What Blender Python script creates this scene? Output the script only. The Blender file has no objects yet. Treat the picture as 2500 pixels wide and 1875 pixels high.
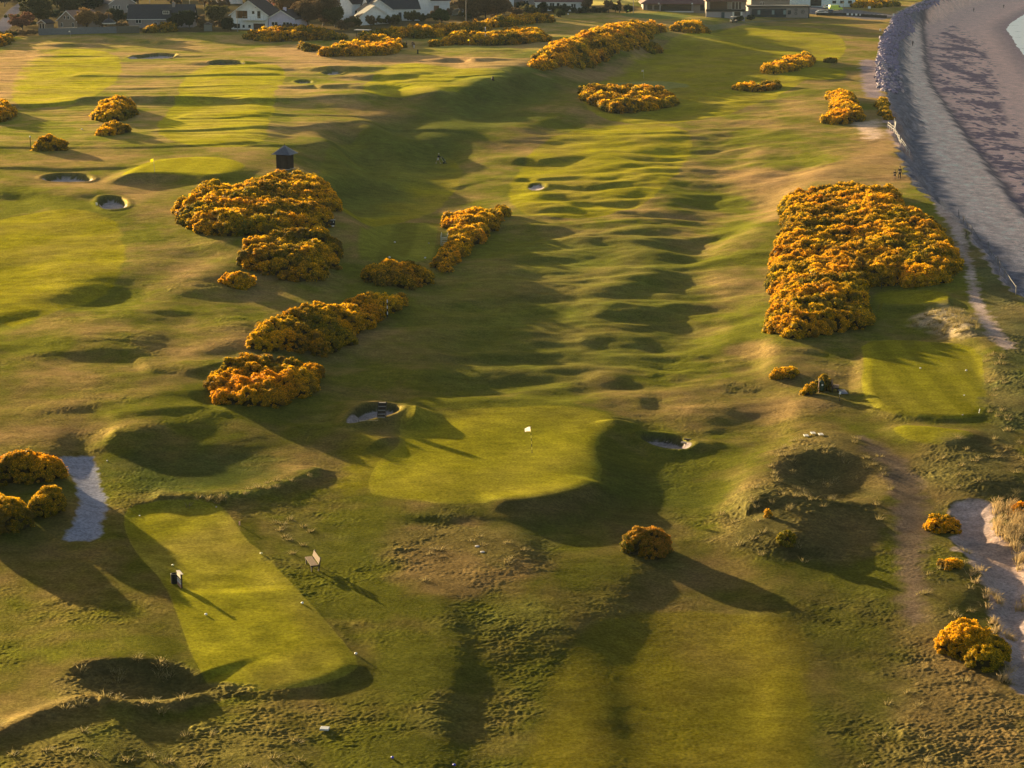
import bpy, math, random
import numpy as np
from mathutils import Vector
random.seed(7); rng = np.random.default_rng(11)

# ------------------------------------------------------------------ camera, sky, sun, exposure
H_CAM = 43.2
PITCH = math.radians(13.72)
FPX = 70.0/36.0*2500.0                       # focal length in photograph pixels
scene = bpy.context.scene
col = scene.collection
cd = bpy.data.cameras.new("camera"); cam = bpy.data.objects.new("camera", cd); col.objects.link(cam)
cam.location = (0, 0, H_CAM); cam.rotation_euler = (math.pi/2 - PITCH, 0, 0)
cd.lens = 70; cd.sensor_width = 36; cd.clip_start = 1; cd.clip_end = 30000
scene.camera = cam

SUN_EL = math.radians(6.3)
SUN_DIR = Vector((-0.57, 0.82, 0)).normalized()          # horizontal direction towards the sun
sunv = Vector((SUN_DIR.x*math.cos(SUN_EL), SUN_DIR.y*math.cos(SUN_EL), math.sin(SUN_EL)))
world = bpy.data.worlds.new("World"); scene.world = world; world.use_nodes = True
wn = world.node_tree
sky = wn.nodes.new('ShaderNodeTexSky'); sky.sky_type = 'NISHITA'; sky.sun_disc = False
sky.sun_elevation = SUN_EL; sky.ozone_density = .4; sky.dust_density = 2.0; sky.sun_rotation = math.atan2(SUN_DIR.x, SUN_DIR.y)
wn.links.new(sky.outputs[0], wn.nodes['Background'].inputs[0])
wn.nodes['Background'].inputs[1].default_value = 0.052
sd_ = bpy.data.lights.new("sun", 'SUN'); sd_.energy = 5.0; sd_.angle = math.radians(0.6); sd_.color = (1.0, 0.76, 0.40)
so = bpy.data.objects.new("sun", sd_); col.objects.link(so); so.rotation_euler = sunv.to_track_quat('Z', 'Y').to_euler()
scene.view_settings.view_transform = 'Standard'; scene.view_settings.look = 'None'
scene.view_settings.gamma = 1; scene.view_settings.use_curve_mapping = False
scene.view_settings.exposure = 2.12
scene.render.engine = 'CYCLES'

# ------------------------------------------------------------------ helpers
def tag(o, label=None, cat=None, group=None, kind=None):
    if label: o['label'] = label
    if cat: o['category'] = cat
    if group: o['group'] = group
    if kind: o['kind'] = kind
    return o

def mesh_np(name, V, Fc, mat, parent=None, colr=None, smooth=False, extra=None):
    """V (n,3) float, Fc (m,k) int faces all the same size"""
    me = bpy.data.meshes.new(name)
    V = np.ascontiguousarray(V, np.float32); Fc = np.ascontiguousarray(Fc, np.int32)
    n, k = Fc.shape
    me.vertices.add(len(V)); me.vertices.foreach_set('co', V.ravel())
    me.loops.add(n*k); me.loops.foreach_set('vertex_index', Fc.ravel())
    me.polygons.add(n); me.polygons.foreach_set('loop_start', np.arange(0, n*k, k, dtype=np.int32))
    if smooth: me.polygons.foreach_set('use_smooth', np.ones(n, bool))
    me.update(calc_edges=True)
    if not smooth: me.shade_flat()
    for nm, arr in (('Col', colr), ('Par', extra)):
        if arr is not None:
            a = me.color_attributes.new(nm, 'FLOAT_COLOR', 'POINT')
            c4 = np.ones((len(V), 4), np.float32); c4[:, :3] = arr
            a.data.foreach_set('color', c4.ravel())
    me.materials.append(mat)
    o = bpy.data.objects.new(name, me); col.objects.link(o)
    if parent: o.parent = parent
    return o

def empty(name, loc, rz=0):
    o = bpy.data.objects.new(name, None); col.objects.link(o)
    o.location = loc; o.rotation_euler = (0, 0, rz); return o

_G = np.random.default_rng(5)
_ang = _G.random(65536)*2*np.pi
_GX = np.cos(_ang).astype(np.float32).reshape(256, 256); _GY = np.sin(_ang).astype(np.float32).reshape(256, 256)
def perlin(x, y, s=0):
    x = np.asarray(x, np.float32) + 37.13*s + 500; y = np.asarray(y, np.float32) + 91.7*s + 500
    xi = np.floor(x).astype(np.int32); yi = np.floor(y).astype(np.int32)
    fx = x - xi; fy = y - yi
    u = fx*fx*fx*(fx*(fx*6-15)+10); v = fy*fy*fy*(fy*(fy*6-15)+10)
    x0 = xi & 255; x1 = (xi+1) & 255; y0 = yi & 255; y1 = (yi+1) & 255
    a = _GX[x0, y0]*fx + _GY[x0, y0]*fy
    b = _GX[x1, y0]*(fx-1) + _GY[x1, y0]*fy
    c = _GX[x0, y1]*fx + _GY[x0, y1]*(fy-1)
    d = _GX[x1, y1]*(fx-1) + _GY[x1, y1]*(fy-1)
    return ((a + u*(b-a)) + v*((c + u*(d-c)) - (a + u*(b-a))))*1.5
def sstep(a, b, x):
    t = np.clip((x-a)/(b-a), 0, 1); return t*t*(3-2*t)
def sd_poly(x, y, P):
    """signed distance to closed polygon, negative inside"""
    P = np.asarray(P, np.float32); n = len(P)
    d = np.full(x.shape, 1e12, np.float32); s = np.ones(x.shape, np.float32)
    for i in range(n):
        ax, ay = P[i]; bx, by = P[(i+1) % n]
        ex, ey = bx-ax, by-ay; wx, wy = x-ax, y-ay
        t = np.clip((wx*ex+wy*ey)/max(ex*ex+ey*ey, 1e-9), 0, 1)
        dx, dy = wx-ex*t, wy-ey*t
        np.minimum(d, dx*dx+dy*dy, out=d)
        c1 = y >= ay; c2 = y < by; c3 = ex*wy > ey*wx
        flip = (c1 & c2 & c3) | (~c1 & ~c2 & ~c3)
        s[flip] *= -1
    return s*np.sqrt(d)
def sd_line(x, y, P):
    """distance to polyline and signed version (positive on the +normal side), and fade at the ends"""
    P = np.asarray(P, np.float32)
    d = np.full(x.shape, 1e12, np.float32); sg = np.ones(x.shape, np.float32); tt = np.zeros(x.shape, np.float32)
    L = np.r_[0, np.cumsum(np.hypot(*(P[1:]-P[:-1]).T))]; tot = L[-1]
    for i in range(len(P)-1):
        ax, ay = P[i]; bx, by = P[i+1]
        ex, ey = bx-ax, by-ay; wx, wy = x-ax, y-ay
        t = np.clip((wx*ex+wy*ey)/max(ex*ex+ey*ey, 1e-9), 0, 1)
        dx, dy = wx-ex*t, wy-ey*t; dd = dx*dx+dy*dy
        m = dd < d; d[m] = dd[m]
        sg[m] = np.sign(ex*wy-ey*wx)[m]; tt[m] = ((L[i]+t*(L[i+1]-L[i]))/tot)[m]
    return np.sqrt(d), sg, tt

CP, SP = math.cos(PITCH), math.sin(PITCH)
def ray(px, py):
    a = (px-1250)/FPX; b = (937.5-py)/FPX
    return a, CP+b*SP, -SP+b*CP
def at(px, py, z):
    """where the sight line of a photograph pixel meets the level z"""
    dx, dy, dz = ray(px, py); t = (z-H_CAM)/dz
    return (dx*t, dy*t)

# ------------------------------------------------------------------ the terrain
# sheet laid out as a fan: columns of constant x/y, rows of growing distance
A_ = np.concatenate([-np.geomspace(4, 0.31, 40), np.linspace(-0.30, 0.30, 1400), np.geomspace(0.31, 4, 40)]).astype(np.float64)
pys = [4800, 4000, 3300, 2900, 2600, 2400, 2250, 2150, 2080]
p = 2030.0
while p > -60:
    pys.append(p); p -= 1.5 if p > 900 else (1.15 if p > 400 else (0.85 if p > 200 else 0.6))
while p > -242:
    pys.append(p); p -= max(1.0, (p+250)*0.035)
R_ = np.array([at(1250, q, 0)[1] for q in pys]); R_ = np.r_[R_, 12000, 20000]
AA, RR = np.meshgrid(A_.astype(np.float32), R_.astype(np.float32))
GX_ = (AA*RR).astype(np.float32); GY_ = RR.copy()

# control points: photo pixel, height, rumple amount (how humpy the ground is)
CTRL = [
 # far plateau with the village
 (0,60,7,.1),(250,60,7,.1),(500,60,7,.1),(750,50,7.5,.1),(1000,40,8,.1),(1250,35,7.5,.1),(1500,32,7,.1),(0,15,8,.1),(600,10,9,.1),(1100,5,9,.1),(1500,5,8,.1),
 (0,110,5.5,.1),(300,120,5.3,.12),(600,130,5.5,.12),(850,150,5.5,.12),(1050,165,5.6,.25),(1200,160,6,.2),(1330,120,6.3,.15),(1450,90,6.5,.15),(1600,60,6.3,.15),(1200,110,6,.2),(1690,70,5.5,.2),
 (0,220,5,.1),(300,220,5,.1),(600,220,5,.1),(850,220,5.2,.1),(1080,215,5.4,.1),(1180,200,5.6,.1),
 (0,330,4.6,.1),(300,320,4.8,.1),(600,310,4.8,.1),(800,300,4.6,.1),(950,262,4.8,.1),
 (0,410,4.2,.1),(300,400,4.4,.1),(600,395,4.6,.1),(740,380,4.4,.1),(690,420,4.2,.1),
 (0,520,3.0,.15),(200,470,3.6,.12),(330,470,3.6,.12),(200,620,2.8,.2),(0,700,2.4,.3),(430,620,3.0,.3),(560,560,3.6,.2),(700,560,3.4,.1),(780,470,3.9,.1),(800,540,3.3,.1),(790,640,2.5,.1),(640,480,4.3,.1),(865,520,-.5,.1),
 (300,780,2.0,.4),(0,850,1.8,.45),(520,800,1.8,.4),(480,900,1.4,.4),(150,950,1.6,.4),(300,1020,1.4,.45),(50,1060,1.5,.3),(680,760,1.4,.2),
 # valley
 (700,372,4.8,.1),(800,327,4.9,.1),(900,284,5,.1),(1000,252,5.1,.1),(1090,232,5.2,.1),(770,430,1.2,.1),(860,385,-.2,.1),(960,343,-.3,.1),(1080,303,0,.1),(1200,272,.4,.1),(1350,232,1.8,.1),
 (1000,330,-.3,.08),(1150,300,0,.1),(1300,270,1.8,.1),(900,420,-.9,.08),(1070,410,-1.2,.08),(880,520,-.8,.1),(980,590,-.8,.05),(1080,500,-1.0,.05),(850,700,0.6,.15),
 (1200,420,-.5,.2),(1400,330,0.3,.5),(1550,260,0.6,.4),(1750,240,1.2,.5),(1500,190,1.2,.1),(1650,140,1.8,.1),(1750,90,2.6,.1),(1680,42,6.5,.05),(1620,36,6.7,.05),(1740,36,6.2,.05),(1560,40,6.8,.05),(1900,60,3.4,.15),(1800,35,4.2,.1),(2050,60,3.6,.1),(1900,140,2.4,.2),(2030,190,2.2,.2),
 (1450,500,-.2,1.0),(1300,600,-.2,.9),(1600,600,-.2,1.0),(1150,720,-.1,.6),(1400,750,-.3,1.1),(1650,750,-.4,1.),(1250,900,-.4,.9),(1550,900,-.4,1.),(1750,520,-.3,.7),(1750,400,.1,.8),(1900,400,.8,.6),
 (950,800,.2,.5),(900,920,.1,.6),(1780,900,-.2,.9),(1800,1000,-.1,.6),
 # dune strip
 (1850,650,.4,.5),(1950,560,1.4,.3),(2100,430,2.0,.4),(2050,340,1.8,.3),(2130,300,2.4,.2),(2150,400,2.4,.2),(2250,520,2.6,.2),(2200,640,1.7,.2),(2350,700,2.2,.3),(2100,760,1.2,.2),(1950,860,1.1,.5),(2250,800,1.0,.2),
 (2430,800,2.0,.4),(2480,900,1.8,.4),(2250,930,1.1,.02),(2400,1000,1.2,.2),(2050,1000,.7,.4),(2450,1100,1.2,.5),
 # foreground
 (600,1000,.8,.5),(750,1050,.4,.4),(420,1150,.55,.15),(620,1120,.3,.2),(250,1160,.5,.2),(100,1200,1.2,.15),(150,1400,.7,.15),(400,1400,.5,.1),(600,1500,.3,.1),
 (700,1250,.3,.3),(900,1350,.3,.3),(1150,1350,.2,.3),(1250,1100,.2,.05),(1100,1200,.2,.1),(1550,1150,-.45,.05),(1650,1230,-.55,.1),(1450,1350,-.4,.2),(1250,1500,-.1,.3),(1000,1550,.3,.3),(900,1750,.2,.3),(500,1800,.4,.3),(100,1800,.8,.3),(250,1600,.8,.3),
 (1300,1750,-.3,.3),(1700,1500,-.8,.3),(1700,1700,-.7,.3),(2000,1450,-.4,.3),(2050,1700,-.4,.3),(1950,1200,.5,.3),(2230,1300,.1,.2),(2350,1400,.2,.2),(2450,1500,-.2,.2),(2350,1750,-.2,.3),(2150,1550,-.2,.2),(2450,1300,.2,.2)]
CX_ = []; 
for (px, py, z, r) in CTRL:
    x, y = at(px, py, z); CX_.append((x/y, math.log(y), z, r))
CX_ = np.array(CX_, np.float32)
def ctrl_eval(a, L):
    sw = np.zeros(a.shape, np.float32); sz = sw.copy(); sr = sw.copy()
    for ai, li, z, r in CX_:
        d = ((a-ai)/0.035)**2 + ((L-li)/0.09)**2 + 0.22
        w = 1.0/(d*d*np.sqrt(d)); sw += w; sz += w*z; sr += w*r
    return sz/sw, sr/sw
print('ctrl');
ZB, RUM = ctrl_eval(np.clip(AA, -.34, .34), np.log(np.clip(RR, 60, 1400)))

def px_poly(pts, z):
    return [at(px, py, z if np.isscalar(z) else zz) for (px, py), zz in zip(pts, [0]*len(pts) if np.isscalar(z) else z)]

# the coast: edge of the land, landward of which the beach polygon is outside
COAST = [(at(2290,-6,2.5)),(at(2255,12,2.5)),(at(2205,30,2.5)),(at(2180,42,2.5)),(at(2172,62,2.5)),(at(2158,92,2.5)),(at(2148,150,2.4)),(at(2158,215,2.4)),(at(2168,265,2.4)),(at(2178,330,2.3)),
         (at(2205,410,2.3)),(at(2250,475,2.4)),(at(2320,530,2.5)),(at(2375,590,2.3)),(at(2415,665,2.2)),(at(2490,735,2.0)),(at(2560,830,1.8)),(at(2700,1100,1.5)),(at(2800,1700,1)),(at(2800,3000,1)),
         (400, 30),(3000,30),(9000,9000),(900,9000),(420,1500)]
sdc = -sd_poly(GX_, GY_, COAST) + (1.1*perlin(GX_/3.5, GY_/6, 64)+.6*perlin(GX_/1.2, GY_/2, 65))                # positive on the seaward side
BERM = [at(2420,-20,-2.5), at(2345,4,-2.5), at(2275,33,-2.5), at(2248,52,-2.5), at(2244,64,-2.5), at(2248,100,-2.5), at(2252,150,-2.4), at(2262,200,-2.4), at(2302,258,-2.3), at(2352,332,-2.3),
        at(2402,402,-2.3), at(2452,472,-2.3), at(2510,545,-2.3), at(2700,800,-2.3), at(3200,2000,-2.3), (3000,30),(9000,9000),(1200,9000),(500,1500)]
sdb = -sd_poly(GX_, GY_, BERM)
WATER = [at(2600,-10,-4.4), at(2510,30,-4.4), at(2490,42,-4.4), at(2466,58,-4.4), at(2458,72,-4.4), at(2470,88,-4.4), at(2484,112,-4.4), at(2500,132,-4.4), at(2560,200,-4.4), at(3000,500,-4.4), (2000,100), (9000,1000), (9000,9000), (900,4000)]
sdw = -sd_poly(GX_, GY_, WATER)
slope_w = np.where(RR > 395, 9.0, 5.0)
beach = -1.7 - 0.6*sstep(3, 14, sdc)
beach = beach - 0.95*sstep(-0.5, 2.2, sdb) - 1.0*sstep(2, 26, sdb) - 1.2*sstep(-1.5, 4, sdw)
beach = beach + 0.10*perlin(GX_/5, GY_/7, 3)*sstep(4, 10, sdc) + .05*perlin(GX_/1.3, GY_/1.6, 4)
ZB = ZB + (beach-ZB)*sstep(0, 1, sdc/slope_w)
LAND = 1-sstep(0, 1.5, sdc)

def _col(a):
    i = np.clip(np.searchsorted(A_, a)-1, 0, len(A_)-2); f = (a-A_[i])/(A_[i+1]-A_[i]); return i, min(max(f, 0), 1)
def hit(px, py, Z=None, lift=0.0):
    """point of the terrain seen at a photograph pixel"""
    Z = GZ if Z is None else Z
    dx, dy, dz = ray(px, py); a = dx/dy; k = dz/dy
    i, f = _col(a); prof = Z[:, i]*(1-f)+Z[:, i+1]*f + lift
    h = prof - (H_CAM + R_*k)
    j = np.argmax(h > 0)
    if j == 0: j = len(R_)-1
    t = h[j-1]/(h[j-1]-h[j]) if h[j] != h[j-1] else 0
    y = R_[j-1]+(R_[j]-R_[j-1])*t; z = H_CAM+y*k - lift
    return (a*y, y, z)
def gz(x, y):
    i, f = _col(x/y); j = int(np.clip(np.searchsorted(R_, y)-1, 0, len(R_)-2)); g = (y-R_[j])/(R_[j+1]-R_[j])
    return float((GZ[j, i]*(1-f)+GZ[j, i+1]*f)*(1-g)+(GZ[j+1, i]*(1-f)+GZ[j+1, i+1]*f)*g)
def gz_arr(x, y):
    a = x/y; i = np.clip(np.searchsorted(A_, a)-1, 0, len(A_)-2); f = (a-A_[i])/(A_[i+1]-A_[i])
    j = np.clip(np.searchsorted(R_, y)-1, 0, len(R_)-2); g = (y-R_[j])/(R_[j+1]-R_[j])
    return (GZ[j, i]*(1-f)+GZ[j, i+1]*f)*(1-g)+(GZ[j+1, i]*(1-f)+GZ[j+1, i+1]*f)*g
def W0(pts): return [hit(px, py, ZB)[:2] for px, py in pts]
def smooth_poly(P, n=2, closed=True):
    P = [tuple(q) for q in P]
    for _ in range(n):
        Q = []; m = len(P)
        rngi = range(m if closed else m-1)
        if not closed: Q.append(P[0])
        for i in rngi:
            a = P[i]; b = P[(i+1) % m]
            Q.append((a[0]*.75+b[0]*.25, a[1]*.75+b[1]*.25)); Q.append((a[0]*.25+b[0]*.75, a[1]*.25+b[1]*.75))
        if not closed: Q.append(P[-1])
        P = Q
    return P
def window(P, m):
    """grid sub-block that can contain everything within m of the points"""
    P = np.array(P); x0, y0 = P.min(0)-m; x1, y1 = P.max(0)+m; y0 = max(y0, R_[0])
    j0 = max(np.searchsorted(R_, y0)-1, 0); j1 = min(np.searchsorted(R_, y1)+1, len(R_))
    aa = [x0/y0, x0/y1, x1/y0, x1/y1]
    i0 = max(np.searchsorted(A_, min(aa))-1, 0); i1 = min(np.searchsorted(A_, max(aa))+1, len(A_))
    return slice(j0, j1), slice(i0, i1)
# ---- undulation
far = sstep(200, 420, RR)
GZ = ZB.copy()
rl = RUM*LAND*(1-.6*(1-sstep(120, 175, RR)))
wx = GX_ + 2.5*perlin(GX_/14, GY_/14, 60); wy = GY_ + 2.5*perlin(GX_/14, GY_/14, 61)
rx_ = .83*wx+.56*wy; ry_ = -.56*wx+.83*wy
GZ += LAND*((.20+.35*far)*perlin(rx_/26, ry_/32, 1) + (.09+.11*far)*perlin(rx_/12, ry_/15, 2))*(0.4+0.6*np.clip(RUM*2, 0, 1))
GZ += rl*(0.50*perlin(wx/9.5, (wy-.25*wx)/7.0, 5) + 0.17*perlin(wx/5.0, wy/3.6, 6)) + rl*0.05*perlin(GX_/2, GY_/1.7, 7)
# old plough ridges of the upper course, running left to right
upl = LAND*sstep(3.6, 4.4, ZB)*sstep(300, 340, RR)
rw = GY_ + GX_*0.05 + 5*perlin(GX_/60, GY_/50, 8)
GZ += upl*(0.10*perlin(GX_/70, rw/3.2, 9) + 0.06*perlin(GX_/40, rw/1.6, 10))
ALL = (slice(None), slice(None))

def raise_(pts, dz, win, wout, n=1, flat=0.0, base=None):
    P = smooth_poly(W0(pts), n); w = window(P, wout+1)
    s = sd_poly(GX_[w], GY_[w], P); m = 1-sstep(-win, wout, s)
    if flat:
        b = ZB[w] if base is None else base
        GZ[w] += (b-GZ[w])*m*flat
    GZ[w] += dz*m
    return P
def scarp(pts, amp, near=1.6, farr=9.0, end=.08):
    P = smooth_poly(W0(pts), 2, False); w = window(P, farr*3)
    d, sg, t = sd_line(GX_[w], GY_[w], P); s = d*sg
    f = np.where(s > 0, np.exp(-(s/farr)**2), sstep(-near, 0, s))
    f = f*sstep(0, end, t)*sstep(0, end, 1-t)
    GZ[w] += amp*f*LAND[w]
def ridge(pts, amp, wd, end=.1):
    P = smooth_poly(W0(pts), 2, False); w = window(P, wd*3)
    d, sg, t = sd_line(GX_[w], GY_[w], P)
    GZ[w] += amp*np.exp(-(d/wd)**2)*sstep(0, end, t)*sstep(0, end, 1-t)

# ---- colours (albedo) and tuft amount
tan = np.array([.200, .140, .055], np.float32); grn = np.array([.100, .105, .014], np.float32)
C = np.zeros(GX_.shape+(3,), np.float32); K = np.full(GX_.shape, .55, np.float32)+(.12*(1-sstep(120, 190, RR))).astype(np.float32)
REG = np.zeros(GX_.shape, np.int16); PB = np.zeros(GX_.shape, np.float32)
mixn = 0.42 - .18*(1-sstep(180, 330, RR)) + 0.75*perlin(rx_/16, ry_/20, 20) + 0.45*perlin(GX_/5, GY_/6, 21) + .25*perlin(GX_/1.6, GY_/2.0, 22)
mixn = np.clip(mixn + .12*sstep(350, 500, RR), 0, 1)
C += tan*mixn[..., None] + grn*(1-mixn[..., None])
def paint(pts, c, k=None, edge=.4, wob=0.0, wsc=3.0, n=1, reg=None, amt=1.0, P=None, vary=.12, tanmix=0.0, pb=None):
    c = np.array(c, np.float32)
    if P is None: P = smooth_poly(W0(pts), n)
    w = window(P, edge+wob+1); x, y = GX_[w], GY_[w]
    s = sd_poly(x, y, P)
    if wob: s = s + wob*(perlin(x/wsc, y/wsc, 31)*1.2+perlin(x/wsc*2.7, y/wsc*2.7, 32)*.6)
    m = (1-sstep(-edge, edge, s))*amt
    cc = c*(1+vary*2*perlin(x/6, y/8, 33)+vary*perlin(x/1.5, y/1.8, 34))[..., None]
    if tanmix:
        tm = np.clip(tanmix*(.5+1.3*perlin(x/9, y/14, 35)+.6*perlin(x/3, y/4, 36)), 0, 1)[..., None]
        cc = cc*(1-tm)+tan*tm
    C[w] += (cc-C[w])*m[..., None]
    if k is not None: K[w] += (k-K[w])*m
    if pb is not None: PB[w] += (pb-PB[w])*m
    if reg is not None: REG[w][s < 0] = reg
    return P
FW = (.180, .168, .010); GR = (.164, .154, .010); TE = (.146, .140, .010); SAND = (.44, .38, .36)
REGNAME = {0: ('ground', None)}
def newreg(name):
    i = len(REGNAME); REGNAME[i] = (name, None); return i

# fairways of the upper course
for pts in [[(30,200),(60,150),(130,122),(200,116),(290,135),(300,165),(285,200),(240,225),(190,258),(100,264),(35,263),(28,235)],
            [(425,262),(435,225),(452,185),(500,158),(600,152),(690,160),(700,190),(668,225),(672,262),(655,300),(650,350),(560,365),(400,352),(380,300),(410,275)],
            [(935,165),(1000,152),(1120,168),(1250,185),(1210,205),(1130,232),(900,240),(880,215)],
            [(-40,545),(60,522),(165,508),(240,520),(290,545),(305,610),(300,690),(150,760),(-40,820)],
            [(1330,330),(1500,300),(1640,300),(1700,340),(1660,420),(1560,520),(1300,540),(1220,480)],
            [(1500,170),(1620,110),(1760,70),(1900,62),(2040,75),(2080,130),(1900,240),(1700,300),(1500,300),(1400,250)],
            [(820,330),(1000,330),(1150,400),(1080,520),(830,530),(760,450)],
            [(1500,1500),(1700,1490),(1900,1505),(1975,1545),(1982,1700),(1985,1950),(1260,1950),(1320,1700),(1390,1570)]]:
    nearf = pts[0][1] > 1000
    paint(pts, (.168,.150,.010) if nearf else FW, .22, edge=.5 if nearf else .35, wob=.4, wsc=6, n=2, tanmix=.2, amt=.85 if nearf else .9)
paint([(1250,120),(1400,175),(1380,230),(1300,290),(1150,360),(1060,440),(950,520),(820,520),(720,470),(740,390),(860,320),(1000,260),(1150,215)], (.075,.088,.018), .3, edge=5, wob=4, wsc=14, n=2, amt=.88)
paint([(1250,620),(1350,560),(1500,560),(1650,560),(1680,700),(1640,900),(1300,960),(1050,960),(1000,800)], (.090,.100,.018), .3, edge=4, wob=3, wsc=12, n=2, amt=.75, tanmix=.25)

# the bank and crest of the plateau
ridge([(1130,232),(1180,212),(1240,205),(1300,208),(1370,205)], .9, 5)
scarp([(1145,225),(1190,200),(1260,198),(1330,205),(1390,200),(1500,150),(1600,95),(1650,80)], .6, 6, 14)
# scarps and furrows that run left to right over the upper course
for pts, amp in [([(-60,262),(60,262),(150,258),(240,246),(330,250),(430,249),(545,246),(560,252)], .55),
                 ([(585,250),(650,247),(760,243),(900,241),(1000,238),(1110,236)], .45),
                 ([(60,138),(200,137),(400,140),(520,138)], .22), ([(160,186),(400,187),(560,184),(700,182)], .28),
                 ([(200,217),(420,215),(690,208)], .15), ([(330,322),(480,320),(700,315),(950,312),(1180,330)], .30),
                 ([(-60,361),(150,361),(400,362),(650,350)], .18), ([(-60,410),(150,412),(320,410),(460,400)], .22),
                 ([(600,280),(800,283),(1050,287)], .18), ([(420,288),(540,290),(690,284)], .16),
                 ([(590,358),(760,356),(900,356)], .2), ([(380,170),(560,166),(720,170)], .14),
                 ([(880,415),(980,438),(1130,462)], .2), ([(1100,195),(1160,190),(1250,196)], .25),
                 ([(950,205),(1050,200),(1100,205)], .12), ([(40,150),(180,152),(300,150)], .15)]:
    scarp(pts, amp, 1.5, 8)
# raised bunker backs and mounds of the upper course (lens shaped, steep towards the camera)
for (x, y, wd, amp) in [(830,172,45,1.0),(925,192,50,.8),(925,218,35,.6),(770,215,30,.6),(265,103,30,.6),(370,107,28,.7),(540,158,48,.7),(1080,110,40,.7),(1120,150,60,.8),
                        (1370,208,1,.1),(430,252,110,.6),(250,253,70,.45),(180,112,60,.5),(1420,460,30,.5),(1290,400,50,.9),(1290,445,45,.5)]:
    scarp([(x-wd, y+2),(x-wd*.5, y-2),(x, y-3),(x+wd*.5, y-1),(x+wd, y+2)], amp, 2.0, 7, .25)

ridge([(1775,400),(1740,480),(1710,580),(1690,700),(1660,820),(1640,960)], -.42, 4.5, .2)
ridge([(1640,420),(1590,560),(1570,700),(1540,860)], .15, 5, .2)
scarp([(1040,1570),(1200,1525),(1350,1460),(1480,1385),(1570,1330)], .24, 8, 12, .25)
scarp([(-80,478),(60,470),(170,474),(260,486)], .45, 6, 8, .25)
ridge([(570,585),(460,640),(350,700),(220,755),(110,790)], -.3, 4, .25)
scarp([(-60,800),(80,815),(200,850),(380,865)], .28, 4, 6, .25)
scarp([(330,905),(430,900),(520,912)], .3, 3, 5, .2)
for pts, amp in [([(1250,520),(1400,510),(1560,520)], .3), ([(1380,600),(1500,592),(1660,600)], .35), ([(1180,560),(1300,552),(1420,560)], .25), ([(1300,690),(1450,680),(1640,692)], .35), ([(1250,840),(1370,830),(1480,842)], .35),
                 ([(1500,330),(1650,322),(1800,335)], .3), ([(1560,390),(1700,380),(1840,392)], .3), ([(1400,440),(1560,432),(1700,445)], .3), ([(1080,740),(1200,732),(1330,742)], .25), ([(1420,940),(1560,935),(1650,945)], .4), ([(1780,560),(1860,555),(1900,562)], .25), ([(1560,270),(1700,262),(1860,270)], .25)]:
    scarp(pts, amp*.75, 2.2, 6, .3)
# greens
R1 = newreg('putting_green')
raise_([(275,445),(300,425),(360,398),(450,387),(540,387),(590,398),(612,412),(575,434),(520,443),(440,441),(370,440),(310,447)], .9, 2.5, 2.4, 2, flat=.9, base=3.9)
paint([(285,442),(330,412),(400,391),(480,387),(550,389),(592,401),(600,412),(560,430),(500,438),(420,437),(350,435)], (.20,.185,.012), .0, n=2, reg=R1, vary=.05)
R2 = newreg('putting_green')
raise_([(1490,205),(1560,198),(1650,200),(1695,212),(1650,224),(1560,228),(1500,222)], .35, 3, 3, 2)
paint([(1490,205),(1560,198),(1650,200),(1692,212),(1650,222),(1560,226),(1500,220)], (.16,.165,.05), .0, n=2, reg=R2, vary=.05)
R3 = newreg('putting_green')
raise_([(1050,115),(1150,112),(1270,118),(1260,128),(1150,128)], .4, 3, 3, 2)
paint([(1030,112),(1130,109),(1260,116),(1280,124),(1180,130),(1090,126)], (.17,.16,.04), .0, n=2, reg=R3, vary=.05)
R3b = newreg('putting_green')
paint([(1500,30),(1640,34),(1700,40),(1640,47),(1540,44)], (.12,.14,.04), .0, n=2, reg=R3b, vary=.05)

# ---- the main green
ridge([(960,985),(1100,985),(1250,992),(1400,990),(1500,985),(1620,985)], .45, 3.0)
MG = [(1000,1012),(1200,1005),(1400,1003),(1500,1030),(1490,1060),(1450,1100),(1462,1150),(1470,1190),(1400,1228),(1250,1243),(1080,1238),(960,1225),(890,1200),(920,1130),(985,1080),(975,1040)]
raise_(MG, .38, 1.0, 4.0, 2, flat=.85, base=-.0)
PM = W0([(1000,1000),(1500,1000),(1480,1240),(880,1240)]); w = window(PM, 12)
s = sd_poly(GX_[w], GY_[w], smooth_poly(W0(MG), 2)); m = 1-sstep(-4, 1, s)
GZ[w] += m*(0.16*perlin(GX_[w]/9+3, GY_[w]/12, 40) + .016*GX_[w] - .009*(GY_[w]-hit(1250, 1120, ZB)[1]))
R4 = newreg('putting_green')
MGP = paint(MG, GR, .04, edge=.7, wob=.3, wsc=4, n=2, reg=R4, vary=.07, tanmix=.12)
paint([(870,1060),(960,1085),(930,1180),(860,1215),(820,1180),(850,1100)], FW, .25, edge=1, wob=.6, n=2, amt=.7)
# swale and roll in front of the green
scarp([(880,1262),(1000,1258),(1150,1262),(1300,1270),(1420,1262),(1520,1240)], .16, 2.2, 3.0, .2)
scarp([(1180,1248),(1320,1240),(1430,1222),(1480,1195)], .35, 1.5, 2.5, .15)
# right of the green: shadowed hollow behind the bunker rim
raise_([(1545,1085),(1620,1100),(1720,1085),(1790,1130),(1760,1180),(1660,1230),(1560,1240),(1520,1190),(1520,1130)], -.2, 4, 3.5, 2)
ridge([(1490,1040),(1560,1078),(1640,1092),(1720,1085),(1760,1072)], .32, 1.4)
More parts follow.
